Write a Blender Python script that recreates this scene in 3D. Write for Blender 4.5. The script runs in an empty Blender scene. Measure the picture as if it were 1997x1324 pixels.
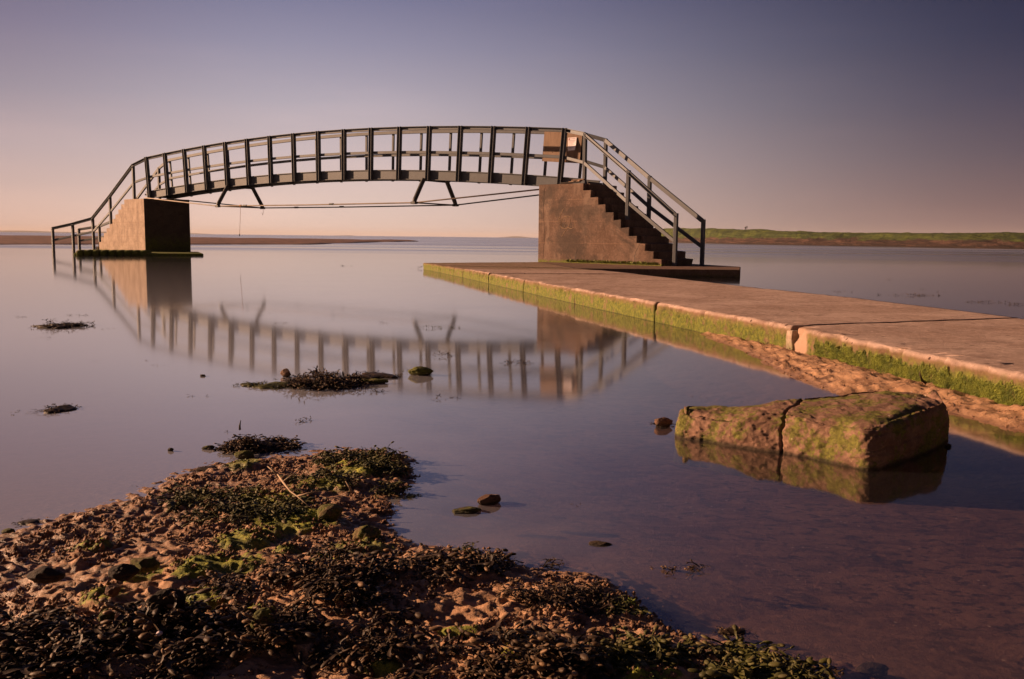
import bpy, math, random
import numpy as np
from mathutils import Vector, Matrix, Euler
random.seed(7)
S = bpy.context.scene
COL = S.collection

# ------------------------------------------------------------------ camera
F, CX, CY = 1742.0, 998.5, 662.0           # focal length and centre in photograph pixels (1997 wide)
PITCH = math.atan(199 / F); ROLL = 0.0109; HC = 0.65
Rv = Vector((1, 0, 0)); Fv = Vector((0, math.cos(PITCH), -math.sin(PITCH))); Uv = Vector((0, math.sin(PITCH), math.cos(PITCH)))
xa = Rv * math.cos(ROLL) + Uv * math.sin(ROLL); ya = Uv * math.cos(ROLL) - Rv * math.sin(ROLL); za = -Fv
cam_d = bpy.data.cameras.new("camera"); cam = bpy.data.objects.new("camera", cam_d); COL.objects.link(cam)
cam.matrix_world = Matrix(((xa.x, ya.x, za.x, 0), (xa.y, ya.y, za.y, 0), (xa.z, ya.z, za.z, HC), (0, 0, 0, 1)))
cam_d.sensor_width = 36; cam_d.lens = F / 1997 * 36; cam_d.clip_start = 0.05; cam_d.clip_end = 40000
S.camera = cam

def at(px, py, z=0.0):
    """point of the real ground (height z) seen at a pixel of the photograph"""
    x, y = px - CX, py - CY
    u = x * math.cos(ROLL) + y * math.sin(ROLL); w = -x * math.sin(ROLL) + y * math.cos(ROLL)
    d = Rv * u + Fv * F - Uv * w
    t = (z - HC) / d.z
    return Vector((d.x * t, d.y * t, z))

# ------------------------------------------------------------------ light
SUN_H = Vector((-0.985, 0.174)); SUN_EL = math.radians(15.5)
sun_dir = Vector((SUN_H.x * math.cos(SUN_EL), SUN_H.y * math.cos(SUN_EL), math.sin(SUN_EL))).normalized()
sl = bpy.data.lights.new("sun", 'SUN'); sl.energy = 4.7; sl.angle = math.radians(0.6); sl.color = (1.0, 0.60, 0.36)
so = bpy.data.objects.new("sun", sl); COL.objects.link(so); so.rotation_euler = sun_dir.to_track_quat('Z', 'Y').to_euler()
S.view_settings.view_transform = 'Standard'; S.view_settings.look = 'None'
S.view_settings.exposure = 1.0; S.view_settings.gamma = 1.0
W = bpy.data.worlds.new("World"); S.world = W; W.use_nodes = True
nt = W.node_tree; nt.nodes.clear(); N = nt.nodes.new; L = nt.links.new
def lin(c, k=1.0):
    return tuple(((v / 255 / 12.92) if v / 255 <= 0.04045 else ((v / 255 + 0.055) / 1.055) ** 2.4) * k for v in c) + (1,)
def math_node(nt, op, a, b=None, c=None, clamp=False):
    n = nt.nodes.new('ShaderNodeMath'); n.operation = op; n.use_clamp = clamp
    for i, v in enumerate((a, b, c)):
        if v is None: continue
        if isinstance(v, (int, float)): n.inputs[i].default_value = v
        else: nt.links.new(v, n.inputs[i])
    return n.outputs[0]
def ramp(nt, fac, stops, interp='LINEAR'):
    r = nt.nodes.new('ShaderNodeValToRGB'); r.color_ramp.interpolation = interp
    e = r.color_ramp.elements
    while len(e) < len(stops): e.new(0.5)
    for el, (p, c) in zip(e, stops):
        el.position = p; el.color = tuple(c) if len(c) == 4 else tuple(c) + (1,)
    nt.links.new(fac, r.inputs[0]); return r.outputs[0]
def mixc(nt, fac, a, b, blend='MIX'):
    m = nt.nodes.new('ShaderNodeMix'); m.data_type = 'RGBA'; m.blend_type = blend
    for s, v in ((m.inputs[0], fac), (m.inputs[6], a), (m.inputs[7], b)):
        if isinstance(v, (int, float)): s.default_value = v
        elif isinstance(v, (tuple, list)): s.default_value = tuple(v) if len(v) == 4 else tuple(v) + (1,)
        else: nt.links.new(v, s)
    return m.outputs[2]
def band(t, v, a, b):
    m = t.nodes.new('ShaderNodeMapRange'); m.interpolation_type = 'SMOOTHSTEP'; t.links.new(v, m.inputs[0])
    m.inputs[1].default_value = a; m.inputs[2].default_value = b; return m.outputs[0]
out = N('ShaderNodeOutputWorld'); bg = N('ShaderNodeBackground'); L(bg.outputs[0], out.inputs[0])
tc = N('ShaderNodeTexCoord'); nrm = N('ShaderNodeVectorMath'); nrm.operation = 'NORMALIZE'; L(tc.outputs['Generated'], nrm.inputs[0])
sep = N('ShaderNodeSeparateXYZ'); L(nrm.outputs[0], sep.inputs[0])
el = math_node(nt, 'MULTIPLY', sep.outputs[2], 1.6, clamp=True)     # 0.625 of height -> 1
K = 0.5
def sky_ramp(cs): return ramp(nt, el, [(z * 1.6, lin(c, K)) for z, c in cs], 'LINEAR')
left = sky_ramp([(0, (214, 178, 162)), (.035, (206, 175, 165)), (.085, (184, 163, 164)), (.14, (150, 138, 150)), (.20, (124, 114, 136)), (.26, (100, 92, 116)), (.40, (84, 78, 106)), (.6, (56, 56, 86))])
mid = sky_ramp([(0, (230, 199, 184)), (.035, (222, 196, 186)), (.085, (203, 184, 184)), (.14, (178, 168, 178)), (.20, (146, 142, 164)), (.26, (112, 112, 144)), (.40, (62, 66, 104)), (.6, (38, 42, 76))])
right = sky_ramp([(0, (132, 105, 103)), (.035, (116, 92, 94)), (.085, (90, 77, 88)), (.14, (60, 57, 78)), (.20, (38, 42, 68)), (.26, (26, 30, 58)), (.40, (28, 31, 58)), (.6, (22, 25, 50))])
rad = math_node(nt, 'SQRT', math_node(nt, 'ADD', math_node(nt, 'MULTIPLY', sep.outputs[0], sep.outputs[0]), math_node(nt, 'MULTIPLY', sep.outputs[1], sep.outputs[1])))
az = math_node(nt, 'DIVIDE', sep.outputs[0], math_node(nt, 'MAXIMUM', rad, 0.001))
mr = N('ShaderNodeMapRange'); mr.interpolation_type = 'SMOOTHSTEP'; L(az, mr.inputs[0]); mr.inputs[1].default_value = -0.58; mr.inputs[2].default_value = -0.22
mr2 = N('ShaderNodeMapRange'); mr2.interpolation_type = 'SMOOTHSTEP'; L(az, mr2.inputs[0]); mr2.inputs[1].default_value = -0.22; mr2.inputs[2].default_value = 0.56
grad = mixc(nt, mr2.outputs[0], mixc(nt, mr.outputs[0], left, mid), right)
cm = N('ShaderNodeMapping'); cm.inputs['Scale'].default_value = (2.2, 2.2, 16); L(nrm.outputs[0], cm.inputs[0])   # faint streaks of high cloud
cn = N('ShaderNodeTexNoise'); cn.inputs['Scale'].default_value = 1.3; cn.inputs['Detail'].default_value = 5; L(cm.outputs[0], cn.inputs['Vector'])
grad = mixc(nt, math_node(nt, 'MULTIPLY', band(nt, cn.outputs[0], .45, .75), 1.0), grad, mixc(nt, 1.0, grad, (1.09, 1.06, 1.04, 1), 'MULTIPLY'))
sky = N('ShaderNodeTexSky'); sky.sky_type = 'NISHITA'; sky.sun_disc = False; sky.sun_elevation = SUN_EL
sky.sun_rotation = math.atan2(SUN_H.x, SUN_H.y); sky.dust_density = 2.0
nish = mixc(nt, 1.0, sky.outputs[0], (0.0022, 0.0016, 0.0018, 1), 'MULTIPLY')
mr3 = N('ShaderNodeMapRange'); mr3.interpolation_type = 'SMOOTHSTEP'; L(sep.outputs[1], mr3.inputs[0]); mr3.inputs[1].default_value = -0.35; mr3.inputs[2].default_value = 0.45; mr3.inputs[3].default_value = 0.40
dim = N('ShaderNodeVectorMath'); dim.operation = 'SCALE'; L(mixc(nt, 1.0, grad, nish, 'ADD'), dim.inputs[0]); L(mr3.outputs[0], dim.inputs[3])
L(dim.outputs[0], bg.inputs[0]); bg.inputs[1].default_value = 1.0

# ------------------------------------------------------------------ noise
def _h(ix, iy, iz, s):
    h = (ix.astype(np.int64) * 374761393 + iy.astype(np.int64) * 668265263 + iz.astype(np.int64) * 2147483647 + s * 1274126177) & 0xffffffff
    h = ((h ^ (h >> 13)) * 1274126177) & 0xffffffff
    h = h ^ (h >> 16)
    return (h & 0xffff) / 65535.0
def vnoise(x, y, z=None, s=0):
    if z is None: z = np.zeros_like(x)
    fx, fy, fz = np.floor(x), np.floor(y), np.floor(z)
    u, v, w = x - fx, y - fy, z - fz
    u = u * u * (3 - 2 * u); v = v * v * (3 - 2 * v); w = w * w * (3 - 2 * w)
    r = 0
    two_d = not np.any(z)
    for dz in ((0,) if two_d else (0, 1)):
        wz = 1.0 if two_d else (w if dz else 1 - w)
        for dy in (0, 1):
            wy = v if dy else 1 - v
            r = r + wz * wy * ((1 - u) * _h(fx, fy + dy, fz + dz, s) + u * _h(fx + 1, fy + dy, fz + dz, s))
    return r * 2 - 1
def fbm(x, y, z=None, o=4, s=0, g=0.5):
    a, t, f = 1.0, 0.0, 1.0
    for i in range(o):
        t = t + a * vnoise(x * f + 17.3 * i, y * f - 9.1 * i, None if z is None else z * f + 3.7 * i, s + i)
        a *= g; f *= 2.07
    return t
def sd_poly(X, Y, pts):
    """distance to a closed outline, positive inside"""
    d2 = np.full(X.shape, 1e9); ins = np.zeros(X.shape, bool); n = len(pts)
    for i in range(n):
        x0, y0 = pts[i]; x1, y1 = pts[(i + 1) % n]
        ex, ey = x1 - x0, y1 - y0
        t = np.clip(((X - x0) * ex + (Y - y0) * ey) / (ex * ex + ey * ey + 1e-12), 0, 1)
        d2 = np.minimum(d2, (X - x0 - t * ex) ** 2 + (Y - y0 - t * ey) ** 2)
        c = ((y0 > Y) != (y1 > Y))
        with np.errstate(divide='ignore', invalid='ignore'):
            xi = (x1 - x0) * (Y - y0) / (y1 - y0 if y1 != y0 else 1e-12) + x0
        ins ^= c & (X < xi)
    d = np.sqrt(d2); return np.where(ins, d, -d)
def sstep(a, b, x):
    t = np.clip((x - a) / (b - a), 0, 1); return t * t * (3 - 2 * t)

# ------------------------------------------------------------------ object helpers
def tag(o, label=None, cat=None, group=None, kind=None):
    if label: o['label'] = label
    if cat: o['category'] = cat
    if group: o['group'] = group
    if kind: o['kind'] = kind
    return o
def empty(name, loc, label, cat, group=None):
    o = bpy.data.objects.new(name, None); o.empty_display_size = 0.2; COL.objects.link(o); o.location = loc
    return tag(o, label, cat, group)
def link_mesh(name, me, mat, parent=None, smooth=False):
    if mat: me.materials.append(mat)
    if smooth: me.polygons.foreach_set('use_smooth', [True] * len(me.polygons))
    o = bpy.data.objects.new(name, me); COL.objects.link(o)
    if parent is not None:
        o.parent = parent; o.matrix_parent_inverse = Matrix.Translation(-parent.location)
    return o
def np_mesh(name, V, Fq, mat, parent=None, smooth=True, attrs=None):
    me = bpy.data.meshes.new(name); V = np.asarray(V, np.float32); Fq = np.asarray(Fq, np.int32)
    k = Fq.shape[1]
    me.vertices.add(len(V)); me.vertices.foreach_set('co', V.ravel())
    me.loops.add(Fq.size); me.loops.foreach_set('vertex_index', Fq.ravel())
    me.polygons.add(len(Fq)); me.polygons.foreach_set('loop_start', np.arange(0, Fq.size, k, dtype=np.int32))
    try: me.polygons.foreach_set('loop_total', np.full(len(Fq), k, np.int32))
    except Exception: pass
    for n, a in (attrs or {}).items():
        at_ = me.attributes.new(n, 'FLOAT', 'POINT'); at_.data.foreach_set('value', np.asarray(a, np.float32).ravel())
    me.update(calc_edges=True); me.validate()
    return link_mesh(name, me, mat, parent, smooth)
class MB:
    def __init__(s): s.v = []; s.f = []
    def poly(s, pts, faces):
        b = len(s.v); s.v += [tuple(p) for p in pts]; s.f += [tuple(b + i for i in q) for q in faces]
    def prism(s, base, top):
        n = len(base)
        s.poly(list(base) + list(top), [tuple(range(n))[::-1], tuple(range(n, 2 * n))] + [(i, (i + 1) % n, n + (i + 1) % n, n + i) for i in range(n)])
    def bar(s, p, q, w, h, side, up=None, ext=0.0):
        """rectangular bar from p to q; w across `side`, h across the other way"""
        p, q = Vector(p), Vector(q); d = (q - p).normalized(); p = p - d * ext; q = q + d * ext
        sd = Vector(side); sd = (sd - d * sd.dot(d)).normalized(); u = Vector(up) if up else sd.cross(d)
        a = [p + sd * (w / 2 * i) + u * (h / 2 * j) for i, j in ((-1, -1), (1, -1), (1, 1), (-1, 1))]
        s.prism(a, [x + (q - p) for x in a])
    def tube(s, pts, r, n=10):
        pts = [Vector(p) for p in pts]; rs = r if isinstance(r, (list, tuple)) else [r] * len(pts); rings = []
        for i, p in enumerate(pts):
            d = (pts[min(i + 1, len(pts) - 1)] - pts[max(i - 1, 0)]).normalized()
            a = d.cross(Vector((0, 0, 1)) if abs(d.z) < 0.95 else Vector((0, 1, 0))).normalized(); b = d.cross(a)
            rings.append([p + (a * math.cos(t) + b * math.sin(t)) * rs[i] for t in [2 * math.pi * k / n for k in range(n)]])
        v = [p for rg in rings for p in rg]; m = len(rings)
        f = [(i * n + k, i * n + (k + 1) % n, (i + 1) * n + (k + 1) % n, (i + 1) * n + k) for i in range(m - 1) for k in range(n)]
        f += [tuple(range(n))[::-1], tuple(range((m - 1) * n, m * n))]
        s.poly(v, f)
    def build(s, name, mat, parent=None, bevel=0.0, smooth=False, seg=2):
        me = bpy.data.meshes.new(name); me.from_pydata(s.v, [], s.f); me.update()
        o = link_mesh(name, me, mat, parent, smooth)
        if bevel:
            m = o.modifiers.new('bevel', 'BEVEL'); m.width = bevel; m.segments = seg; m.limit_method = 'ANGLE'; m.angle_limit = math.radians(40)
        return o

# ------------------------------------------------------------------ materials
def mat(name):
    m = bpy.data.materials.new(name); m.use_nodes = True
    return m, m.node_tree, m.node_tree.nodes['Principled BSDF']
def coords(t, scale=(1, 1, 1), kind='Object'):
    c = t.nodes.new('ShaderNodeTexCoord'); m = t.nodes.new('ShaderNodeMapping'); m.inputs['Scale'].default_value = scale
    t.links.new(c.outputs[kind], m.inputs[0]); return m.outputs[0]
def geo(t, scale=(1, 1, 1)):
    c = t.nodes.new('ShaderNodeNewGeometry'); m = t.nodes.new('ShaderNodeMapping'); m.inputs['Scale'].default_value = scale
    t.links.new(c.outputs['Position'], m.inputs[0]); return m.outputs[0]
def noise(t, vec, sc, det=6, rough=0.6, dist=0.0):
    n = t.nodes.new('ShaderNodeTexNoise'); n.inputs['Scale'].default_value = sc; n.inputs['Detail'].default_value = det
    n.inputs['Roughness'].default_value = rough; n.inputs['Distortion'].default_value = dist; t.links.new(vec, n.inputs['Vector']); return n.outputs[0]
def bump(t, b, h, st, dist, prev=None):
    n = t.nodes.new('ShaderNodeBump'); n.inputs['Strength'].default_value = st; n.inputs['Distance'].default_value = dist
    t.links.new(h, n.inputs['Height'])
    if prev is not None: t.links.new(prev, n.inputs['Normal'])
    t.links.new(n.outputs[0], b.inputs['Normal']); return n.outputs[0]
def setc(t, b, c):
    if isinstance(c, tuple): b.inputs['Base Color'].default_value = c if len(c) == 4 else c + (1,)
    else: t.links.new(c, b.inputs['Base Color'])

def attr(t, n):
    a = t.nodes.new('ShaderNodeAttribute'); a.attribute_name = n; return a.outputs['Fac']

# ground: wet reddish sand, algae film and submerged bed
M_ground, t, b = mat('ground_sand')
g = geo(t)
n1 = noise(t, g, 9, 8, 0.65); n2 = noise(t, g, 120, 4, 0.7); n3 = noise(t, geo(t, (1, 2.2, 1)), 14, 6, 0.7, 0.6)
c = mixc(t, band(t, n1, .3, .7), (0.40, 0.21, 0.105), (0.60, 0.35, 0.19))
c = mixc(t, band(t, n2, .45, .75), c, (0.54, 0.34, 0.23))
c = mixc(t, math_node(t, 'MULTIPLY', band(t, n3, .52, .62), .75), c, (0.09, 0.045, 0.026))
vor = t.nodes.new('ShaderNodeTexVoronoi'); vor.inputs['Scale'].default_value = 34; t.links.new(g, vor.inputs['Vector'])
spk = math_node(t, 'LESS_THAN', vor.outputs['Distance'], 0.10)
sepc = t.nodes.new('ShaderNodeSeparateColor'); t.links.new(vor.outputs['Color'], sepc.inputs[0])
c = mixc(t, math_node(t, 'MULTIPLY', spk, math_node(t, 'GREATER_THAN', sepc.outputs[0], .62)), c, (0.6, 0.5, 0.42))
sg_ = t.nodes.new('ShaderNodeSeparateXYZ'); t.links.new(g, sg_.inputs[0])
# submerged: darker patches of weed and silt on the bed
sub = attr(t, 'sub')
bed = mixc(t, band(t, noise(t, geo(t, (1, 1.9, 1)), 5.5, 7, 0.72, .8), .42, .6), (0.34, 0.195, 0.14), (0.16, 0.083, 0.058))
bed = mixc(t, band(t, noise(t, geo(t, (1, 1.5, 1)), 24, 6, 0.75, .4), .50, .60), bed, (0.022, 0.016, 0.012))
bed = mixc(t, band(t, noise(t, geo(t, (1, 1.2, 1)), 7, 5, 0.7, .3), .60, .66), bed, (0.02, 0.016, 0.012))
bed = mixc(t, math_node(t, 'MULTIPLY', spk, math_node(t, 'GREATER_THAN', sepc.outputs[0], .72)), bed, (0.8, 0.66, 0.55))
bed = mixc(t, math_node(t, 'MULTIPLY', band(t, sg_.outputs[2], -.085, -.02), .6), bed, (0.50, 0.31, 0.225))  # paler in the shallows: light lost with depth is painted into the bed
bed = mixc(t, band(t, sg_.outputs[1], 3.2, 7.5), bed, (0.045, 0.032, 0.028))  # dark weedy bottom farther out, also standing in for absorption by the water
c = mixc(t, sub, c, bed)
al = attr(t, 'algae')
gr = mixc(t, band(t, noise(t, g, 60, 5, .7), .35, .7), (0.11, 0.13, 0.012), (0.38, 0.37, 0.04))
am = math_node(t, 'MULTIPLY_ADD', noise(t, g, 38, 6, .75), 1.3, -0.65)
c = mixc(t, band(t, math_node(t, 'ADD', al, am), .26, .44), c, gr)
peb = attr(t, 'shingle')
c = mixc(t, peb, c, mixc(t, band(t, noise(t, g, 1.2, 8, .8), .35, .65), (0.075, 0.035, 0.022), (0.26, 0.13, 0.085)))
wetm = band(t, math_node(t, 'ADD', sg_.outputs[2], math_node(t, 'MULTIPLY_ADD', noise(t, g, 6, 4, .6), .02, -.01)), .028, .006)
c = mixc(t, math_node(t, 'MULTIPLY', wetm, .45), c, (0.10, 0.055, 0.036))
setc(t, b, c); t.links.new(math_node(t, 'MULTIPLY_ADD', wetm, -.38, .78), b.inputs['Roughness']); b.inputs['Specular IOR Level'].default_value = 0.4
h1 = noise(t, g, 90, 6, .75); h2 = noise(t, g, 420, 3, .7)
bb = bump(t, b, h1, .9, .006); bump(t, b, h2, .6, .0016, bb)

def concrete(name, base_a, base_b, streak=(0.06, 0.03, 0.018), green=0.0, gz=(0.0, 0.3), scale=1.0, stain=None, top=False, extra=None):
    m, t, b = mat(name); g = geo(t)
    n1 = noise(t, g, 1.8 * scale, 8, .68); n2 = noise(t, g, 26 * scale, 6, .7); n3 = noise(t, geo(t, (1, 1, .18)), 5, 6, .65)
    c = mixc(t, band(t, n1, .33, .68), base_a, base_b)
    c = mixc(t, math_node(t, 'MULTIPLY', band(t, n3, .5, .72), .45), c, streak)
    c = mixc(t, math_node(t, 'MULTIPLY', band(t, noise(t, g, 6 * scale, 7, .75), .50, .66), .5), c, tuple(v * .45 for v in base_a[:3]))
    c = mixc(t, math_node(t, 'MULTIPLY', band(t, n2, .50, .66), .38), c, tuple(v * 1.6 for v in base_b[:3]))
    c = mixc(t, math_node(t, 'MULTIPLY', band(t, noise(t, g, 75, 4, .7), .62, .72), .7), c, streak)
    if extra: c = extra(t, g, c)
    if green:
        s = t.nodes.new('ShaderNodeSeparateXYZ'); t.links.new(g, s.inputs[0])
        lim = math_node(t, 'ADD', s.outputs[2], math_node(t, 'MULTIPLY', math_node(t, 'SUBTRACT', noise(t, g, 7, 7, .7), .5), (gz[1] - gz[0]) * 1.6))
        lo = t.nodes.new('ShaderNodeMapRange'); lo.interpolation_type = 'SMOOTHSTEP'; t.links.new(lim, lo.inputs[0])
        lo.inputs[1].default_value = gz[1]; lo.inputs[2].default_value = gz[0]
        gc = mixc(t, band(t, noise(t, g, 40, 5, .7), .35, .68), (0.065, 0.088, 0.010), (0.19, 0.20, 0.026))
        gm = math_node(t, 'MULTIPLY', lo.outputs[0], band(t, noise(t, g, 11, 6, .7), .30, .50))
        if name == 'walkway_concrete':
            dn = t.nodes.new('ShaderNodeVectorMath'); dn.operation = 'DISTANCE'; t.links.new(g, dn.inputs[0]); dn.inputs[1].default_value = (1.63, 5.08, .08)
            nd = math_node(t, 'ADD', dn.outputs['Value'], math_node(t, 'MULTIPLY_ADD', noise(t, g, 9, 5, .7), .16, -.08)); ndm = band(t, nd, .15, .10)
            c = mixc(t, ndm, c, (0.42, 0.27, 0.19)); gm = math_node(t, 'MULTIPLY', gm, math_node(t, 'SUBTRACT', 1.0, ndm))
        c = mixc(t, math_node(t, 'MULTIPLY', gm, green), c, gc)
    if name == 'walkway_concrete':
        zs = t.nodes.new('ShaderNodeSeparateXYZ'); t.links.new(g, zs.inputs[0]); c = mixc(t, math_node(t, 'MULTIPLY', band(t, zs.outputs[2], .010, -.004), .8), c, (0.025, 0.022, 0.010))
    setc(t, b, c); b.inputs['Roughness'].default_value = .85; b.inputs['Specular IOR Level'].default_value = .3
    bb = bump(t, b, noise(t, g, 18, 8, .75), .8, .014); bump(t, b, noise(t, g, 110, 5, .85), 1.0, .006, bb)
    return m
def tide(t, g, c):
    s = t.nodes.new('ShaderNodeSeparateXYZ'); t.links.new(g, s.inputs[0])
    z_ = math_node(t, 'ADD', s.outputs[2], math_node(t, 'MULTIPLY', math_node(t, 'SUBTRACT', noise(t, g, 12, 5, .7), .5), .03))
    c = mixc(t, band(t, z_, .150, .125), c, (0.20, 0.115, 0.07))
    v = t.nodes.new('ShaderNodeTexVoronoi'); v.inputs['Scale'].default_value = 30; t.links.new(geo(t, (.6, 1, 1)), v.inputs['Vector'])
    sc = t.nodes.new('ShaderNodeSeparateColor'); t.links.new(v.outputs['Color'], sc.inputs[0])
    c = mixc(t, math_node(t, 'MULTIPLY', math_node(t, 'LESS_THAN', v.outputs['Distance'], .16), math_node(t, 'GREATER_THAN', sc.outputs[0], .80)), c, (0.62, 0.45, 0.36))
    c = mixc(t, math_node(t, 'MULTIPLY', math_node(t, 'LESS_THAN', v.outputs['Distance'], .25), math_node(t, 'LESS_THAN', sc.outputs[0], .10)), c, (0.07, 0.035, 0.025))
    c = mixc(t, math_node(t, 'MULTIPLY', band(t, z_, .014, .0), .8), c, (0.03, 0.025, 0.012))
    return mixc(t, math_node(t, 'MULTIPLY', band(t, noise(t, geo(t, (.6, 2.4, 1)), 3.2, 7, .75), .56, .66), .55), c, (0.15, 0.075, 0.05))
M_path = concrete('walkway_concrete', (0.35, 0.235, 0.185), (0.50, 0.36, 0.30), green=.92, gz=(.085, .15), streak=(0.15, 0.078, 0.055), extra=tide)
def lift_lines(t, g, c):   # shuttering lines left in the cast wall
    s = t.nodes.new('ShaderNodeSeparateXYZ'); t.links.new(g, s.inputs[0])
    w = math_node(t, 'ABSOLUTE', math_node(t, 'SUBTRACT', math_node(t, 'FRACT', math_node(t, 'MULTIPLY_ADD', s.outputs[2], 2.2, .3)), .5))
    return mixc(t, math_node(t, 'MULTIPLY', band(t, w, .03, .012), .35), c, (0.24, 0.14, 0.09))
def dark_stain(t, g, c):
    c = lift_lines(t, g, c)
    n = band(t, noise(t, geo(t, (.9, .9, 1.1)), 1.1, 6, .7, .4), .45, .58)
    c = mixc(t, math_node(t, 'MULTIPLY', band(t, noise(t, geo(t, (1, 1, .35)), 2.6, 5, .65), .52, .66), .5), c, (0.24, 0.165, 0.125))
    return mixc(t, math_node(t, 'MULTIPLY', n, .75), c, (0.05, 0.035, 0.028))
M_pierR = concrete('rust_stained_concrete', (0.105, 0.060, 0.041), (0.165, 0.102, 0.074), green=.9, gz=(.13, .21), extra=dark_stain)
M_step = concrete('step_concrete', (0.13, 0.085, 0.06), (0.22, 0.14, 0.10), green=.25, gz=(.15, .3))
M_pierL = concrete('pale_concrete', (0.25, 0.175, 0.13), (0.41, 0.305, 0.235), green=.7, gz=(.02, .14), extra=lift_lines, scale=2.0)
M_endshade = concrete('shaded_damp_concrete', (0.045, 0.032, 0.028), (0.075, 0.05, 0.042), green=.5, gz=(.2, .7))  # shade of the unlit end face painted into the colour, with damp and algae
M_plinth = concrete('weedy_plinth', (0.12, 0.09, 0.04), (0.18, 0.12, 0.07), green=1.0, gz=(.15, .45), scale=3)
M_slab = concrete('dark_slab_concrete', (0.12, 0.075, 0.05), (0.19, 0.11, 0.08), green=.3, gz=(.0, .08))

def paint(name, col, rust=.25):
    m, t, b = mat(name); g = geo(t)
    c = mixc(t, band(t, noise(t, g, 3.5, 7, .7), .4, .7), col, tuple(v * 1.35 for v in col))
    c = mixc(t, math_node(t, 'MULTIPLY', band(t, noise(t, g, 16, 7, .75), .60, .70), rust), c, (0.16, 0.06, 0.025))
    setc(t, b, c); b.inputs['Roughness'].default_value = .55; b.inputs['Specular IOR Level'].default_value = .35
    bump(t, b, noise(t, g, 60, 4, .7), .25, .002); return m
M_steel = paint('grey_painted_steel', (0.066, 0.070, 0.080))
M_steel_d = paint('dark_painted_steel', (0.045, 0.043, 0.042))
M_rod = paint('galvanised_rod', (0.22, 0.17, 0.13), .5)
M_deck = paint('deck_boards', (0.07, 0.055, 0.045))
M_ply, t, b = mat('plywood')
g = geo(t, (1, 1, .35)); c = mixc(t, band(t, noise(t, g, 9, 7, .7, .5), .3, .7), (0.20, 0.122, 0.078), (0.28, 0.178, 0.118))
c = mixc(t, band(t, noise(t, geo(t), 13, 3, .5), .68, .74), c, (0.08, 0.04, 0.02)); setc(t, b, c); b.inputs['Roughness'].default_value = .8
M_paper, t, b = mat('paper'); g = geo(t); setc(t, b, mixc(t, band(t, noise(t, g, 8, 5, .6), .35, .7), (0.72, 0.60, 0.62), (0.85, 0.76, 0.76))); b.inputs['Roughness'].default_value = .7
M_ink, t, b = mat('red_print'); setc(t, b, (0.35, 0.09, 0.08)); b.inputs['Roughness'].default_value = .7
M_ink2, t, b = mat('grey_print'); setc(t, b, (0.33, 0.27, 0.30)); b.inputs['Roughness'].default_value = .7
M_chalk, t, b = mat('pale_paint_scrawl'); setc(t, b, mixc(t, band(t, noise(t, geo(t), 30, 4, .7), .4, .6), (0.20, 0.125, 0.075), (0.30, 0.20, 0.12))); b.inputs['Roughness'].default_value = .9
M_rope, t, b = mat('old_rope'); setc(t, b, (0.40, 0.22, 0.12)); b.inputs['Roughness'].default_value = .9

def weed_mat(name, a, bcol, tip):
    m, t, b = mat(name); g = geo(t)
    c = mixc(t, band(t, noise(t, g, 14, 5, .7), .35, .65), a, bcol)
    c = mixc(t, attr(t, 'tip'), c, tip)  # paler tips: sunlight catching the frond ends, put into the colour
    setc(t, b, c); b.inputs['Roughness'].default_value = .6; b.inputs['Specular IOR Level'].default_value = .25
    bump(t, b, noise(t, g, 260, 3, .7), .5, .001); return m
M_weed = weed_mat('bladder_wrack', (0.016, 0.010, 0.005), (0.042, 0.024, 0.011), (0.30, 0.175, 0.085))
M_weedg = weed_mat('green_tinged_wrack', (0.035, 0.032, 0.008), (0.075, 0.075, 0.014), (0.15, 0.11, 0.04))
M_algae, t, b = mat('green_algae'); g = geo(t)
setc(t, b, mixc(t, band(t, noise(t, g, 22, 6, .7), .35, .68), (0.075, 0.105, 0.010), (0.26, 0.29, 0.035))); b.inputs['Roughness'].default_value = .6

def rock_mat(name, a, bcol, green, gcol=(0.14, 0.15, 0.02), gs=9):
    m, t, b = mat(name); g = geo(t)
    c = mixc(t, band(t, noise(t, g, 11, 8, .7), .35, .65), a, bcol)
    c = mixc(t, math_node(t, 'MULTIPLY', band(t, noise(t, g, 90, 5, .75), .52, .7), .6), c, tuple(v * 1.7 for v in bcol))
    gc = mixc(t, band(t, noise(t, g, 70, 5, .75), .35, .65), tuple(v * .4 for v in gcol), gcol)
    c = mixc(t, math_node(t, 'MULTIPLY', band(t, math_node(t, 'ADD', noise(t, g, gs, 8, .72), math_node(t, 'MULTIPLY', math_node(t, 'SUBTRACT', noise(t, g, 60, 5, .7), .5), .35)), 1 - green, 1 - green + .1), .9), c, gc)
    v = t.nodes.new('ShaderNodeTexVoronoi'); v.inputs['Scale'].default_value = 28; t.links.new(g, v.inputs['Vector'])
    sc = t.nodes.new('ShaderNodeSeparateColor'); t.links.new(v.outputs['Color'], sc.inputs[0])
    c = mixc(t, math_node(t, 'MULTIPLY', math_node(t, 'LESS_THAN', v.outputs['Distance'], .09), math_node(t, 'GREATER_THAN', sc.outputs[0], .72)), c, (0.5, 0.38, 0.3))
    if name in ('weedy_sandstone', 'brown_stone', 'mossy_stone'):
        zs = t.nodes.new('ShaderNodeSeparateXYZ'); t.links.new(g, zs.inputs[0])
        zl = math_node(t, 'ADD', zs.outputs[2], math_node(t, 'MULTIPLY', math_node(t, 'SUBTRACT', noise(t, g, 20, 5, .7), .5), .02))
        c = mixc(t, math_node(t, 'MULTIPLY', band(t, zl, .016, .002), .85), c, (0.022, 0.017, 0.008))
    setc(t, b, c); b.inputs['Roughness'].default_value = .8; b.inputs['Specular IOR Level'].default_value = .3
    bb = bump(t, b, noise(t, g, 45, 8, .78), 1.0, .008); bump(t, b, noise(t, g, 220, 4, .8), .8, .002, bb); return m
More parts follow.
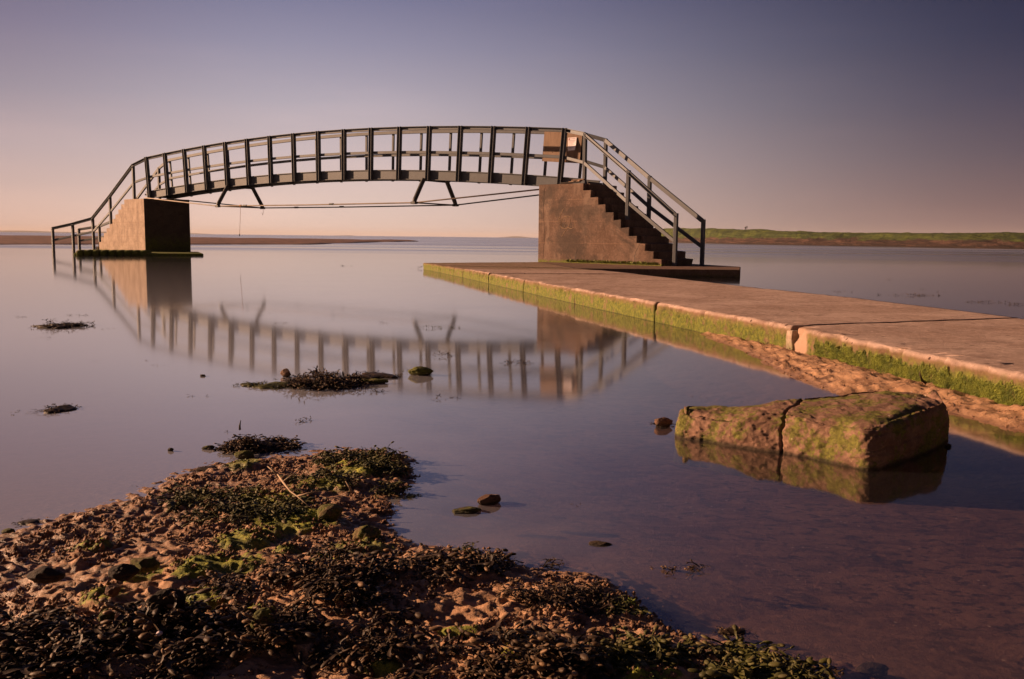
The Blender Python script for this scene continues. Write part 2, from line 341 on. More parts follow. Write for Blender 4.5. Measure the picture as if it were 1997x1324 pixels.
M_rock = rock_mat('weedy_sandstone', (0.16, 0.085, 0.055), (0.27, 0.155, 0.105), .535, gcol=(0.19, 0.19, 0.028))
M_stone = rock_mat('brown_stone', (0.11, 0.058, 0.036), (0.19, 0.10, 0.062), .38, gs=20)
M_stone_d = rock_mat('dark_stone', (0.028, 0.018, 0.012), (0.05, 0.032, 0.022), .30, gs=20)
M_stone_g = rock_mat('mossy_stone', (0.12, 0.08, 0.035), (0.18, 0.12, 0.05), .62, gs=14)

# water: clear shallow water, silt with sky sheen painted in on the left, long swell-smoothed surface
M_water, t, b = mat('sea_water'); t.nodes.remove(b); o_ = t.nodes['Material Output']
g = geo(t)
s = t.nodes.new('ShaderNodeSeparateXYZ'); t.links.new(g, s.inputs[0])
far = band(t, s.outputs[1], 24.0, 95.0)
gl = t.nodes.new('ShaderNodeBsdfGlossy')
streak = band(t, noise(t, geo(t, (.012, .09, 1)), 1.0, 4, .55), .42, .62)
rgh = math_node(t, 'ADD', math_node(t, 'MULTIPLY_ADD', far, .12, .060), math_node(t, 'MULTIPLY', math_node(t, 'MULTIPLY', streak, band(t, s.outputs[1], 20.0, 45.0)), .19))
t.links.new(rgh, gl.inputs['Roughness'])
tr = t.nodes.new('ShaderNodeBsdfTransparent'); tr.inputs[0].default_value = (.97, .91, .87, 1)
df = t.nodes.new('ShaderNodeBsdfDiffuse'); df.inputs[0].default_value = (.55, .54, .60, 1)  # pale lilac diffuse: silt plus brightness standing in for reflected sky
ms = t.nodes.new('ShaderNodeMixShader'); 
xr = math_node(t, 'DIVIDE', s.outputs[0], math_node(t, 'MAXIMUM', s.outputs[1], .5))
silt_sheen = math_node(t, 'MULTIPLY', math_node(t, 'MULTIPLY', band(t, s.outputs[1], 30.0, 5.0), math_node(t, 'MULTIPLY_ADD', band(t, s.outputs[1], 1.8, 5.0), .42, .50)), band(t, math_node(t, 'ADD', xr, math_node(t, 'MULTIPLY_ADD', noise(t, geo(t, (.8, .8, 1)), 1.4, 6, .65), .5, -.25)), .24, -.42))
t.links.new(math_node(t, 'ADD', silt_sheen, .02), ms.inputs[0]); t.links.new(tr.outputs[0], ms.inputs[1]); t.links.new(df.outputs[0], ms.inputs[2])
lw = t.nodes.new('ShaderNodeLayerWeight'); lw.inputs[0].default_value = .5; frn = math_node(t, 'MULTIPLY_ADD', math_node(t, 'POWER', lw.outputs['Facing'], 2.9), .95, .05)
mx = t.nodes.new('ShaderNodeMixShader'); t.links.new(frn, mx.inputs[0]); t.links.new(ms.outputs[0], mx.inputs[1]); t.links.new(gl.outputs[0], mx.inputs[2])
t.links.new(mx.outputs[0], o_.inputs[0])
M_grass, t, b = mat('links_grass'); g = geo(t)
s = t.nodes.new('ShaderNodeSeparateXYZ'); t.links.new(g, s.inputs[0])
gg = mixc(t, band(t, noise(t, g, .35, 7, .7), .35, .65), (0.032, 0.045, 0.008), (0.085, 0.105, 0.016))
gg = mixc(t, band(t, noise(t, g, 1.6, 6, .75), .5, .66), gg, (0.014, 0.018, 0.006))
mud = mixc(t, band(t, noise(t, geo(t, (.4, .4, 3)), .8, 7, .75), .4, .62), (0.030, 0.015, 0.012), (0.095, 0.048, 0.033))
zz = math_node(t, 'ADD', s.outputs[2], math_node(t, 'MULTIPLY', math_node(t, 'SUBTRACT', noise(t, geo(t, (1, 1, .2)), .22, 6, .7), .5), 2.0))
c = mixc(t, band(t, zz, .80, 1.05), mud, gg)
c = mixc(t, band(t, zz, .3, .12), c, (0.035, 0.018, 0.012))
setc(t, b, c); b.inputs['Roughness'].default_value = .9
bump(t, b, noise(t, g, 1.3, 8, .8), 1.0, .5)
M_coast, t, b = mat('distant_hills'); setc(t, b, (0.09, 0.09, 0.08)); b.inputs['Roughness'].default_value = 1

# ------------------------------------------------------------------ ground
def XY(pts, z=0.0): return [tuple(at(x, y, z).xy) for x, y in pts]
FORE = XY([(-420, 1250), (-200, 1130), (0, 1095), (90, 1062), (190, 1020), (300, 990), (385, 952), (440, 926), (530, 912), (620, 904), (700, 890), (765, 892), (785, 912), (770, 950), (735, 985), (720, 1020), (745, 1058), (790, 1072),
           (870, 1080), (960, 1083), (1005, 1108), (1075, 1120), (1140, 1130), (1200, 1165), (1240, 1205), (1290, 1240), (1400, 1268), (1520, 1296), (1600, 1320), (1650, 1400), (1680, 1560), (-700, 1560), (-900, 1300)])
NEAR_EDGE = [(-1.77, 17.7), (-1.30, 16.15), (-0.80, 14.35), (-0.335, 12.55), (0.13, 10.75), (0.62, 8.87), (1.12, 7.02), (1.62, 5.16), (1.95, 3.25), (2.10, 1.4), (2.2, -1.2)]
SAND2 = XY([(1390, 660), (1440, 676), (1500, 708), (1560, 738), (1640, 768), (1720, 778), (1800, 790), (1845, 800), (1900, 812), (1997, 838), (2200, 900)]) + [(2.3, .5), (2.6, 1.0), (2.0, 3.6), (1.62, 5.4), (1.35, 6.6)]
WEEDS = {   # beds of wrack on the bar, photograph outline -> (points, thickness)
    'bl': [(-60, 1235), (60, 1215), (160, 1235), (270, 1232), (380, 1262), (400, 1300), (370, 1350), (-100, 1350)],
    'main': [(415, 1160), (470, 1125), (560, 1105), (650, 1085), (740, 1072), (860, 1082), (950, 1082), (985, 1104), (930, 1130), (880, 1150), (845, 1190), (790, 1215), (770, 1260), (700, 1300), (600, 1290), (470, 1285), (410, 1240), (395, 1200)],
    'up': [(575, 912), (640, 888), (700, 876), (765, 878), (782, 915), (765, 950), (700, 955), (640, 930)],
    'mid': [(320, 985), (370, 958), (450, 955), (540, 975), (600, 985), (570, 1012), (480, 1018), (400, 1012), (340, 1005)],
    'bc': [(900, 1262), (980, 1240), (1070, 1250), (1120, 1280), (1140, 1330), (1000, 1350), (800, 1350), (800, 1310)],
    'br': [(1190, 1290), (1260, 1266), (1350, 1262), (1440, 1278), (1540, 1308), (1600, 1340), (1180, 1360)],
    'rt': [(930, 1148), (1020, 1142), (1110, 1140), (1170, 1165), (1200, 1195), (1120, 1190), (1020, 1185), (940, 1170)]}
WP = {k: XY(v, .02) for k, v in WEEDS.items()}
ALG = [(480, 1040, 60, 22), (575, 1003, 85, 25), (600, 1000, 60, 16), (430, 1092, 80, 24), (380, 1112, 40, 14), (300, 1207, 60, 22), (200, 1155, 45, 16), (275, 1110, 40, 16), (395, 1165, 50, 20), (500, 1212, 40, 24), (540, 960, 70, 14),
       (690, 905, 60, 16), (620, 930, 60, 14), (700, 1050, 60, 14), (640, 1085, 40, 10), (480, 950, 50, 12), (360, 1215, 60, 18), (230, 1225, 30, 12), (1000, 1290, 50, 16), (1270, 1310, 60, 18), (560, 1060, 30, 10), (740, 1290, 50, 14),
       (30, 1270, 60, 14), (900, 1232, 40, 10), (1230, 1160, 14, 8), (475, 890, 30, 12), (180, 1050, 40, 10), (1080, 1320, 50, 14)]
BOATS = [(-45.0, 0)]
def heights(X, Y):
    sd = sd_poly(X, Y, FORE)
    n_big = fbm(X * 2.1, Y * 2.6, o=3, s=3); n_mid = fbm(X * 13, Y * 17 + .2 * X, o=4, s=11, g=.55)
    rid = 1 - np.abs(fbm(X * 22 + 2 * n_big, Y * 34, o=3, s=21))
    inside = sstep(-.02, .25, sd)
    lsh = sstep(-.1, -.7, X)
    h_in = .006 - .003 * lsh + (.036 - .006 * lsh) * (1 - np.exp(-np.maximum(sd, 0) / (.42 + .3 * lsh))) + .010 * n_big * inside
    h_out = .006 - .003 * lsh - (.10 - .045 * lsh) * (1 - np.exp(np.minimum(sd, 0) / (.36 + .2 * lsh)))
    h = np.where(sd > 0, h_in, h_out)
    near = sstep(4.5, 2.5, Y)
    leftshore = sstep(-.1, -.6, X)
    lump = (.0036 * n_mid + .0058 * (rid - .55) + .0046 * fbm(X * 60, Y * 75, o=2, s=33, g=.7)) * near
    h = h + lump * (sstep(-.18 - .3 * lsh, .05, sd) * .95 + .12) + leftshore * sstep(-.35, .0, sd) * .010 * sstep(.05, -.05, sd)
    # open water: gently shelving
    h = np.where(sd < 0, h - .10 * sstep(3.0, 9.0, Y) - .5 * sstep(20, 60, Y), h)
    h = h + .02 * fbm(X * .9, Y * .9, o=3, s=5) * sstep(3, 6, Y)
    # sand banked against the walkway
    s2 = sd_poly(X, Y, SAND2)
    hs = .008 + .05 * (1 - np.exp(-np.maximum(s2, 0) / .25)) + .009 * n_mid + .009 * (rid - .5)
    hs = np.where(s2 > 0, hs, .006 - .22 * np.minimum(-s2, .9) + .004 * n_mid)
    h = np.maximum(h, np.where(s2 > -.9, hs, -9))
    weed = np.zeros_like(X)
    for k, p in WP.items():
        d = sd_poly(X, Y, p); m = sstep(-.02, .10, d); weed = np.maximum(weed, sstep(-.03, .02, d)); h = h + .008 * m * (1 + .4 * n_mid)
    alg = np.zeros_like(X)
    for (px, py, wx, wy) in ALG:
        c_ = at(px, py, .03); kx = (at(px + wx, py, .03) - c_).length; ky = abs((at(px, py + wy, .03) - c_).y)
        gss = np.exp(-(((X - c_.x) / kx) ** 2 + ((Y - c_.y) / ky) ** 2)); alg = np.maximum(alg, gss)
        h = h + .011 * gss * sstep(.25, .55, gss + .25 * n_mid)
    # far shingle spit on the left
    u = X * 1.0; ppx = 998.5 + 1742 * X / np.maximum(Y, 1); front = np.interp(ppx, [-400, 0, 380, 610, 680, 830, 860], [38, 45, 55, 63, 78, 116, 125]) + 1.5 * fbm(X * .3, X * 0 + 1, o=3, s=8); back = 128
    spit = sstep(-2, 1.0, Y - front) * sstep(-4, 4, back - Y) * sstep(870, 800, ppx)
    hh = .05 + .14 * sstep(0, 30, Y - front) + .05 * fbm(X * .5, Y * .25, o=4, s=31)
    h = np.where(spit > .02, h * (1 - spit) + hh * spit, h)
    sub = sstep(.004, -.012, h)
    return h, sub, alg, spit, weed
dx = np.arange(-1.55, 1.15, .0046)
def grow(v, end, r, sgn=1):
    o = [v]; st = .0046
    while abs(o[-1]) < end: st *= r; o.append(o[-1] + sgn * st)
    return np.array(o[1:])
xs = np.concatenate([grow(dx[0], 9000, 1.10, -1)[::-1], dx, grow(dx[-1], 2.4, 1.01), ])
xs = np.concatenate([xs, xs[-1] + np.cumsum(.03 * 1.12 ** np.arange(95))])
dy = np.arange(1.0, 2.75, .0046)
ys = np.concatenate([dy[0] - np.cumsum(.0046 * 1.18 ** np.arange(1, 32))[::-1], dy, dy[-1] + np.cumsum(.0046 * 1.021 ** np.arange(1, 500))])
ys = ys[ys < 16000]
GX, GY = np.meshgrid(xs, ys)
GH, GS, GA, GP, GW = heights(GX, GY)
def grid_faces(nx, ny):
    i = np.arange(nx * ny).reshape(ny, nx); return np.stack([i[:-1, :-1], i[:-1, 1:], i[1:, 1:], i[1:, :-1]], -1).reshape(-1, 4)
ground = np_mesh('ground', np.stack([GX, GY, GH], -1).reshape(-1, 3), grid_faces(len(xs), len(ys)), M_ground, None, True,
                 {'sub': GS, 'algae': GA, 'shingle': GP})
tag(ground, kind='structure')
def hz(x, y):
    h = heights(np.array([[float(x)]]), np.array([[float(y)]]))[0]; return float(h[0, 0])

# ------------------------------------------------------------------ sea surface
wx = np.array([-14000, -400, -60, -10, 0, 10, 60, 400, 14000.]); wy = np.array([-30, 0, 3, 10, 30, 100, 400, 2000, 15000.])
WX, WY = np.meshgrid(wx, wy)
water = np_mesh('water', np.stack([WX, WY, WX * 0], -1).reshape(-1, 3), grid_faces(len(wx), len(wy)), M_water, None, False)
tag(water, kind='structure')

# ------------------------------------------------------------------ headland on the right and far coast
hx = np.concatenate([np.linspace(20, 90, 420), np.linspace(92, 400, 80)]); hv = np.concatenate([np.linspace(0, 26, 90), np.linspace(28, 260, 40)])
HX, HV = np.meshgrid(hx, hv)
front = np.interp(HX, [20, 28, 34, 42, 52, 70, 100, 400], [215, 178, 145, 118, 93, 80, 74, 60])
HY = front + HV + 2.2 * fbm(HX * .13, HV * 0, o=3, s=4)
crest = np.interp(HX, [20, 26, 32, 38, 46, 52, 60, 400], [2.6, 3.1, 2.9, 2.5, 1.9, 1.75, 2.0, 2.5])
HZ = crest * (sstep(0, 9, HV) * .42 + sstep(5, 15, HV) * .48) + .16 * fbm(HX * .35, HV * .5, o=5, s=6) * sstep(2, 9, HV) * sstep(40, 14, HV) + .12 * fbm(HX * 1.2, HV * 1.2, o=3, s=9) * sstep(0, 3, HV) * sstep(30, 15, HV)
HZ = HZ + crest * .1 * sstep(15, 60, HV) - .35 * sstep(2, -1, HV) - .6 * sstep(26, 22, HX) * 0
HZ = HZ * sstep(20, 24.5, HX) - .3 * sstep(24, 20, HX)
tag(np_mesh('headland', np.stack([HX, HY, HZ], -1).reshape(-1, 3), grid_faces(len(hx), len(hv)), M_grass, None, True), kind='structure')
def hill(name, x0, x1, y, hfun, depth):
    n = 120; X = np.linspace(x0, x1, n); V = []; rows = 9
    for r in range(rows):
        q = r / (rows - 1); prof = math.sin(math.pi * min(1, max(0, q))) ** .8 if 0 < q < 1 else 0
        V += [(x, y + depth * q, -2 + (hfun(x) + 2) * prof) for x in X]
    tag(np_mesh(name, V, grid_faces(n, rows), M_coast, None, True), kind='structure')
hill('far_coast', -5200, -1500, 8000, lambda x: max(0, -2 + 3 * math.sin(x / 310) + 3 * math.sin(x / 121 + 1) + 18 * max(0, (-x - 2000) / 2800)), 600)
hill('island', -150, 260, 9000, lambda x: max(0, 13 * math.exp(-((x - 30) / 120) ** 2)), 300)

# ------------------------------------------------------------------ bridge geometry
A = Vector((0.8291, -0.5591, 0)); B = Vector((0.5591, 0.8291, 0)); O = Vector((-11.85, 29.13, 0)); BAY = 0.9766; BW = 0.97
Z = Vector((0, 0, 1))
def ztop(i): u = i - 8.0; return 3.4683 + .0004 * u - .0061 * u * u + .0004e-2 * u ** 4
def tp(i, far, d, inw=0.0):
    """point on a truss: d below the top rail, measured square to the arch; inw metres towards the deck"""
    m = (.0004 - .0122 * (i - 8) + .0016e-2 * (i - 8) ** 3) / BAY
    n = Vector((-m, 1)).normalized()
    off = (BW - inw) if far else inw
    return O + A * (BAY * i - d * n.x) + B * off + Z * (ztop(i) - d * n.y)
bridge = empty('footbridge', O + Z * 1.8, 'arched grey steel footbridge spanning the water between two concrete stair piers', 'footbridge')
def rail_poly(pts, w, h, name, side, parent=bridge, mt=M_steel, bev=.006):
    """one continuous flat rail through pts"""
    m = MB(); pts = [Vector(p) for p in pts]; sd = Vector(side).normalized(); n = len(pts); ring = []
    for i, p in enumerate(pts):
        d0 = (pts[i] - pts[i - 1]).normalized() if i else (pts[1] - pts[0]).normalized()
        d1 = (pts[i + 1] - pts[i]).normalized() if i < n - 1 else d0
        d = (d0 + d1).normalized(); s_ = (sd - d * sd.dot(d)).normalized(); u = s_.cross(d).normalized()
        if u.z < 0: u = -u
        k = 1 / max(.5, d.dot(d1))
        ring.append([p + s_ * (w / 2 * a) + u * (h * k * (b_ - 1) / 2) for a, b_ in ((-1, -1), (1, -1), (1, 1), (-1, 1))])
    v = [q for r in ring for q in r]; f = [(4 * i + j, 4 * i + (j + 1) % 4, 4 * i + 4 + (j + 1) % 4, 4 * i + 4 + j) for i in range(n - 1) for j in range(4)]
    f += [(3, 2, 1, 0), (4 * n - 4, 4 * n - 3, 4 * n - 2, 4 * n - 1)]; m.poly(v, f)
    o = m.build(name, mt, parent, bevel=bev); return o
# end and stair rail points (near side / far side), built from the piers' geometry
def ray(px, d, z): return Vector(((px - CX) / F * d, d, z))
NA, NBp, NC, ND, NE = ray(267, 29.5, 2.88), ray(220, 30.64, 1.91), ray(185, 31.5, 1.19), ray(145.6, 31.77, .99), ray(106.5, 32.0, .83)
FA, FD, FE = ray(316, 30.3, 2.86), ray(197, 32.7, .93), ray(157, 32.95, .81)
N17, NS1, NS2 = Vector((1.56, 20.0, 2.96)), ray(1219, 18.26, 2.03), ray(1313, 17.45, 1.16)
F17, FS1, FS2 = Vector((2.10, 20.85, 2.93)), ray(1260, 18.95, 1.97), ray(1366, 18.0, 1.06)
for far in (0, 1):
    top = [tp(i, far, 0, .10) for i in range(17)]; mid = [tp(i, far, .60, .10) for i in range(17)]
    pre = [NE, ND, NC, NBp, NA] if not far else [FE, FD, ray(232, 32.3, 1.19), ray(272, 31.3, 1.9), FA]
    post = [N17, NS1, NS2] if not far else [F17, FS1, FS2]
    sg = B if not far else -B
    if far: rail_poly(pre + top + post, .06, .085, 'handrail', sg)
    else:
        hr = rail_poly(pre + top + post, .014, .085, 'handrail', sg)
        for dz_ in (.001, -.078): rail_poly([p - B * .030 + Z * dz_ for p in pre + top + post], .072, .009, 'rail_flange', sg, bev=0).parent = hr
    dm = [.42, .42, .46, .5, .55]
    rail_poly([p - Z * d for p, d in zip(pre, dm)] + mid + [p - Z * d for p, d in zip(post, (.62, .60, .52))], .05, .07, 'mid_rail', sg)
    # girder: channel section following the arch
    gp = [tp(i, far, 1.316 - .24, .125) for i in np.linspace(-.25, 16.6, 52)]
    rail_poly(gp, .03, .24, 'girder', sg, bev=.004)
    for dd in (1.316 - .24, 1.316 - .015):
        rail_poly([tp(i, far, dd, .115) for i in np.linspace(-.25, 16.6, 52)], .075, .015, 'flange', sg, mt=M_steel, bev=0)
    for i in range(17):
        p, q = tp(i, far, -.003, .052), tp(i, far, 1.33, .052); w_ = .086 if not far else .072
        axd = (q - p).normalized().cross(B).normalized(); m = MB()
        m.bar(p, q, w_ - .010, .012, axd, B)                    # web lies in the plane of the railing, flanges stand out from it
        for sg_ in (-1, 1): m.bar(p + axd * sg_ * w_ / 2, q + axd * sg_ * w_ / 2, .010, .104, axd, B)
        if far: m = MB(); m.bar(p, q, .055, .05, axd, B)
        m.build('post', M_steel, bridge)
def vpost(p, zb, w=.075, side=B, dep=.07):
    m = MB(); m.bar((p.x, p.y, zb), (p.x, p.y, p.z - .01), w, dep, side, None); m.build('post', M_steel, bridge, bevel=.006)
for p, zb in ((NA, 1.72), (NBp, .95), (NC, .05), (ND, -.3), (NE, -.4), (FA, 1.72), (FD, -.3), (FE, -.5), (ray(232, 32.3, 1.19), .03), (ray(272, 31.3, 1.9), .9),
              (N17, 1.7), (NS1, 1.0), (NS2, .10), (F17, 1.7), (FS1, .85), (FS2, .10)):
    vpost(p, zb, .085)
# deck
m = MB(); st = np.linspace(-.4, 16.7, 60)
for i in range(59):
    a0, a1 = st[i], st[i + 1] - .003
    m.prism([tp(a0, 0, 1.18, .145), tp(a1, 0, 1.18, .145), tp(a1, 1, 1.18, .145), tp(a0, 1, 1.18, .145)][::-1],
            [tp(a0, 0, 1.13, .145), tp(a1, 0, 1.13, .145), tp(a1, 1, 1.13, .145), tp(a0, 1, 1.13, .145)][::-1])
m.build('deck', M_deck, bridge)
for i in range(17):
    m = MB(); m.bar(tp(i, 0, 1.24, .145), tp(i, 1, 1.24, .145), .06, .10, A); m.build('cross_beam', M_steel_d, bridge)
# under-deck trestles and the tie rods they spread
TB = {}
for i in (4.05, 11.9):
    feet = []
    for far in (0, 1):
        top = tp(i, far, 1.30, .02); out_ = B * (.37 if far else -.37)
        ft = top + out_ - Z * .60; kn = ft + (top - ft) * .13 + out_ * .06; feet.append((top, kn, ft))
    tre = MB(); tre.bar(feet[0][0] - Z * .02, feet[1][0] - Z * .02, .07, .05, A); o_tr = tre.build('trestle', M_steel_d, bridge, bevel=.005)
    for tp_, kn, ft in feet:
        m = MB(); m.tube([tp_, kn, ft], .056, 14); m.build('leg', M_steel_d, o_tr, smooth=False)
        m = MB(); m.bar(ft - Z * .035, ft + Z * .03, .13, .10, A); m.tube([ft - A * .11, ft + A * .11], .028, 10); m.build('shoe', M_steel_d, o_tr, bevel=.006)
    m = MB(); m.tube([feet[0][2], feet[1][2]], .017, 8); m.build('tie_bar', M_steel_d, o_tr)
    TB[i] = [f[2] for f in feet]
for far in (0, 1):
    p0 = tp(-.15, far, 1.29, -.03); p3 = tp(16.2, far, 1.29, -.03); p1, p2 = TB[4.05][far], TB[11.9][far]
    m = MB(); m.tube([p0, p1, p1 + (p2 - p1) * .5 - Z * .01, p2, p3], .0175, 8); rod = m.build('tie_rod', M_rod if not far else M_steel_d, bridge, smooth=True)
    for q in (.62, .16) if not far else (.2, .45):
        c_ = p1 + (p2 - p1) * q; m = MB(); d_ = (p2 - p1).normalized(); m.tube([c_ - d_ * .07, c_ + d_ * .07], .028, 10); m.build('coupler', M_steel_d, rod)
# plywood board behind the far posts
brd = empty('plywood_board', tp(15.5, 1, .4, .1), 'brown plywood board fixed across the far railing above the right pier', 'board')
q0, q1 = tp(14.96, 1, .02, .155), tp(16.02, 1, .02, .155); q2, q3 = tp(14.96, 1, .72, .155), tp(16.02, 1, .72, .155)
m = MB(); m.prism([q0, q2, q3, q1], [p + B * .012 for p in (q0, q2, q3, q1)])
m.build('panel', M_ply, brd)
nt0 = q0.lerp(q1, .64) - B * .016 - Z * .13
nroot = empty('paper_notice', nt0, 'white printed paper notice curling off the plywood board on the railing', 'notice')
n, mrows = 8, 10; V = []
ux = A.copy(); W_, H_ = .23, .30
for r in range(mrows + 1):
    for k in range(n + 1):
        u_, v_ = k / n, r / mrows
        V.append(nt0 + ux * (u_ * W_) - Z * (v_ * H_) - B * (.002 + .07 * (u_ * v_) ** 1.6))
np_mesh('sheet', V, grid_faces(n + 1, mrows + 1), M_paper, nroot)
def onsheet(u_, v_): return nt0 + ux * (u_ * W_) - Z * (v_ * H_) - B * (.005 + .07 * (u_ * v_) ** 1.6)
def quadstrip(mb, u0, v0, u1, v1): mb.poly([onsheet(u0, v0), onsheet(u0, v1), onsheet(u1, v1), onsheet(u1, v0)], [(0, 1, 2, 3)])
m = MB(); quadstrip(m, .08, .06, .22, .17); m.build('emblem', M_ink, nroot)
m = MB(); quadstrip(m, .3, .08, .85, .11); quadstrip(m, .06, .22, .94, .25)
for r in range(8): quadstrip(m, .1, .31 + r * .07, .85 - .1 * (r % 3), .325 + r * .07)
m.build('print', M_ink2, nroot)
# loose boards on the right pier top
for k, (dx_, dy_, rz, L_) in enumerate(((0, 0, .2, .42), (.1, .06, -.25, .34), (.16, -.02, .05, .3))):
    m = MB(); c_ = Vector((1.22 + dx_, 19.35 + dy_, 1.83 + k * .028)); d_ = Vector((math.cos(rz - .6), math.sin(rz - .6), .06)).normalized()
    m.bar(c_ - d_ * L_ / 2, c_ + d_ * L_ / 2, .09, .022, B)
    tag(m.build('loose_plank', M_ply if k else M_deck, None, bevel=.003), ('dark weathered plank, lowest of the scraps on top of the right pier', 'pale plank tilted over the dark one on top of the right pier', 'short plank topmost of the scraps on the right pier')[k], 'plank', 'loose planks on the right pier')
# ropes
c_ = TB[4.05][0] + (TB[11.9][0] - TB[4.05][0]) * .135
m = MB(); m.tube([c_, c_ + Vector((-.02, 0, -.4)), c_ + Vector((-.05, 0, -.82))], .005, 6); m.tube([c_ - A * .03, c_ + A * .03], .03, 8)
r0 = m.build('hanging_line', M_rope, None); tag(r0, 'thin line with a small weight hanging from the tie rod by the left trestle', 'line')
m = MB(); e_ = c_ + Vector((-.05, 0, -.82)); m.tube([e_ + Z * .02, e_ - Z * .015, e_ - Z * .05], [.006, .02, .008], 8); m.build('weight', M_steel_d, r0)
c_ = TB[4.05][1] - Z * .05
m = MB(); m.tube([c_ + A * .03 * math.cos(a) - Z * (.09 - .09 * math.sin(a)) for a in np.linspace(math.pi, 0, 3)[:1]] + [c_ - A * .028 - Z * .1, c_ - Z * .17, c_ + A * .028 - Z * .1, c_ + A * .03], .005, 6)
tag(m.build('rope_loop', M_rope, None), 'small rope loop dangling from the far shoe of the left trestle', 'rope')

# ------------------------------------------------------------------ piers
def stair_pier(root, W1, dr, wd, t_top, steps, going, zb, zt, M_wall, M_st, jag=.012, low=None):
    """W1 near corner by the span, dr along the stair (downhill), wd = across vector; profile extruded across"""
    prof = [(0, zb), (0, zt), (t_top, zt)]; x = t_top; z = zt; rise = (zt - zb) / steps
    for k in range(steps - 1):
        z -= rise; prof += [(x, z), (x + going, z)]; x += going
    prof += [(x, zb)]
    rj = random.Random(int(abs(W1.x) * 100)); prof = [prof[0], prof[1]] + [(x_ + rj.uniform(-jag, jag), z_ + rj.uniform(-jag, jag)) for x_, z_ in prof[2:-1]] + [prof[-1]]
    P = [W1 + dr * x_ + Z * (z_ - W1.z) for x_, z_ in prof]
    n = len(P); m = MB()
    # wall leaf (near side) and stepped body behind it, butted
    th = wd.normalized() * .16
    m.prism(P, [p + th for p in P]); wall = m.build('wall', M_wall, root, bevel=.012)
    prof2 = [(x_ + (.05 if i > 1 and i < n - 1 else 0), z_ - (.0 if i > 1 else 0)) for i, (x_, z_) in enumerate(prof)]
    P2 = [W1 + dr * x_ + Z * (z_ - W1.z) + th * 1.02 for x_, z_ in prof2]
    m = MB(); m.prism(P2, [p + (wd - th * 1.02) for p in P2]); m.build('steps', M_st, root, bevel=.012)
    return wall, x
# right pier
W1 = Vector((.545, 19.55, .13)); dr = Vector((.735, -.678, 0)).normalized(); wdR = Vector((.69, .80, 0)).normalized() * 1.15
pr = empty('bridge_pier', W1, 'rust brown concrete pier with steps down to the walkway under the right end', 'pier', 'concrete stair piers of the bridge')
wallR, xe = stair_pier(pr, W1, dr, wdR, 1.22, 11, .197, .10, 1.79, M_pierR, M_step)
nn = Vector((dr.y, -dr.x, 0)); nn = nn if nn.y < 0 else -nn
def onwall(px, py, pr_=.004):
    """where a pixel's line of sight meets the right pier's wall"""
    x, y = px - CX, py - CY
    u = x * math.cos(ROLL) + y * math.sin(ROLL); w = -x * math.sin(ROLL) + y * math.cos(ROLL)
    d = Rv * u + Fv * F - Uv * w; o_ = Vector((0, 0, HC)); t_ = (W1 - o_).dot(nn) / d.dot(nn)
    return o_ + d * t_ + nn * pr_
def scrawl(lines, name, mt, parent, w=.012):
    m = MB()
    for ln in lines:
        if name == 'crack': m = MB()
        pts = [onwall(1000 + x / 3.994, 230 + y / 3.994) for x, y in ln]
        sm = []
        for i in range(len(pts) - 1):
            p0, p1, p2, p3 = pts[max(i - 1, 0)], pts[i], pts[i + 1], pts[min(i + 2, len(pts) - 1)]
            for k in range(6):
                s_ = k / 6; sm.append(.5 * ((2 * p1) + (p2 - p0) * s_ + (2 * p0 - 5 * p1 + 4 * p2 - p3) * s_ * s_ + (3 * p1 - p0 - 3 * p2 + p3) * s_ ** 3))
        sm.append(pts[-1]); m.tube([p - nn * .004 for p in sm], w / 2, 5)
        if name == 'crack': m.build(name, mt, parent)
    if name != 'crack': m.build(name, mt, parent)
scrawl([[(395, 705), (372, 760), (352, 800), (372, 790), (398, 768)], [(365, 800), (372, 840), (395, 858), (420, 800), (408, 765), (385, 790), (378, 835), (400, 862), (440, 850)],
        [(400, 768), (438, 765), (450, 800), (430, 850), (402, 890), (380, 925)], [(425, 850), (455, 862), (478, 845), (485, 812)]], 'graffiti', M_chalk, wallR, .010)
M_crack, t, b = mat('dark_crack'); setc(t, b, (0.02, 0.012, 0.008))
scrawl([[(950, 1120), (952, 1060), (975, 1010), (1002, 955)], [(484, 1112), (492, 1060), (505, 1020)], [(246, 548), (240, 720), (246, 900), (236, 1105)], [(700, 1120), (705, 1090), (730, 1070)]], 'crack', M_crack, wallR, .007)
# weed tufts at the foot of the right wall, and a broken corner block
def tufts(name, label, pts, n, hgt, spread, mt, seed, nrm_=None, kind='stuff', lean=.6, face=None):
    r = random.Random(seed); V = []; Fq = []; T = []
    for _ in range(n):
        i = r.randrange(len(pts) - 1); s_ = r.random(); p = pts[i].lerp(pts[i + 1], s_) + Vector((r.uniform(-1, 1) * spread, r.uniform(-1, 1) * spread, 0))
        if face: p = face(p, r)
        h = hgt * r.uniform(.4, 1.2); a = r.uniform(0, 2 * math.pi); dx_ = Vector((math.cos(a), math.sin(a), 0)); w_ = h * .16
        tip = p + Z * h * r.uniform(.5, 1) + Vector((r.uniform(-1, 1), r.uniform(-1, 1), 0)) * h * lean
        b0 = len(V); V += [p - dx_ * w_, p + dx_ * w_, p.lerp(tip, .6) + dx_ * w_ * .7 + Z * h * .1, tip]; Fq.append((b0, b0 + 1, b0 + 2, b0 + 3)); T += [0, 0, .5, 1]
    o = np_mesh(name, [tuple(v) for v in V], Fq, mt, None, True, {'tip': T}); return tag(o, label, 'algae', None, kind)
foot = [W1 + dr * s_ + nn * .01 + Z * .03 for s_ in (.8, 1.6, 2.4, 3.1)]
tufts('green_weed', 'dark green weed growing along the foot of the right pier wall', foot, 900, .06, .02, M_algae, 5)
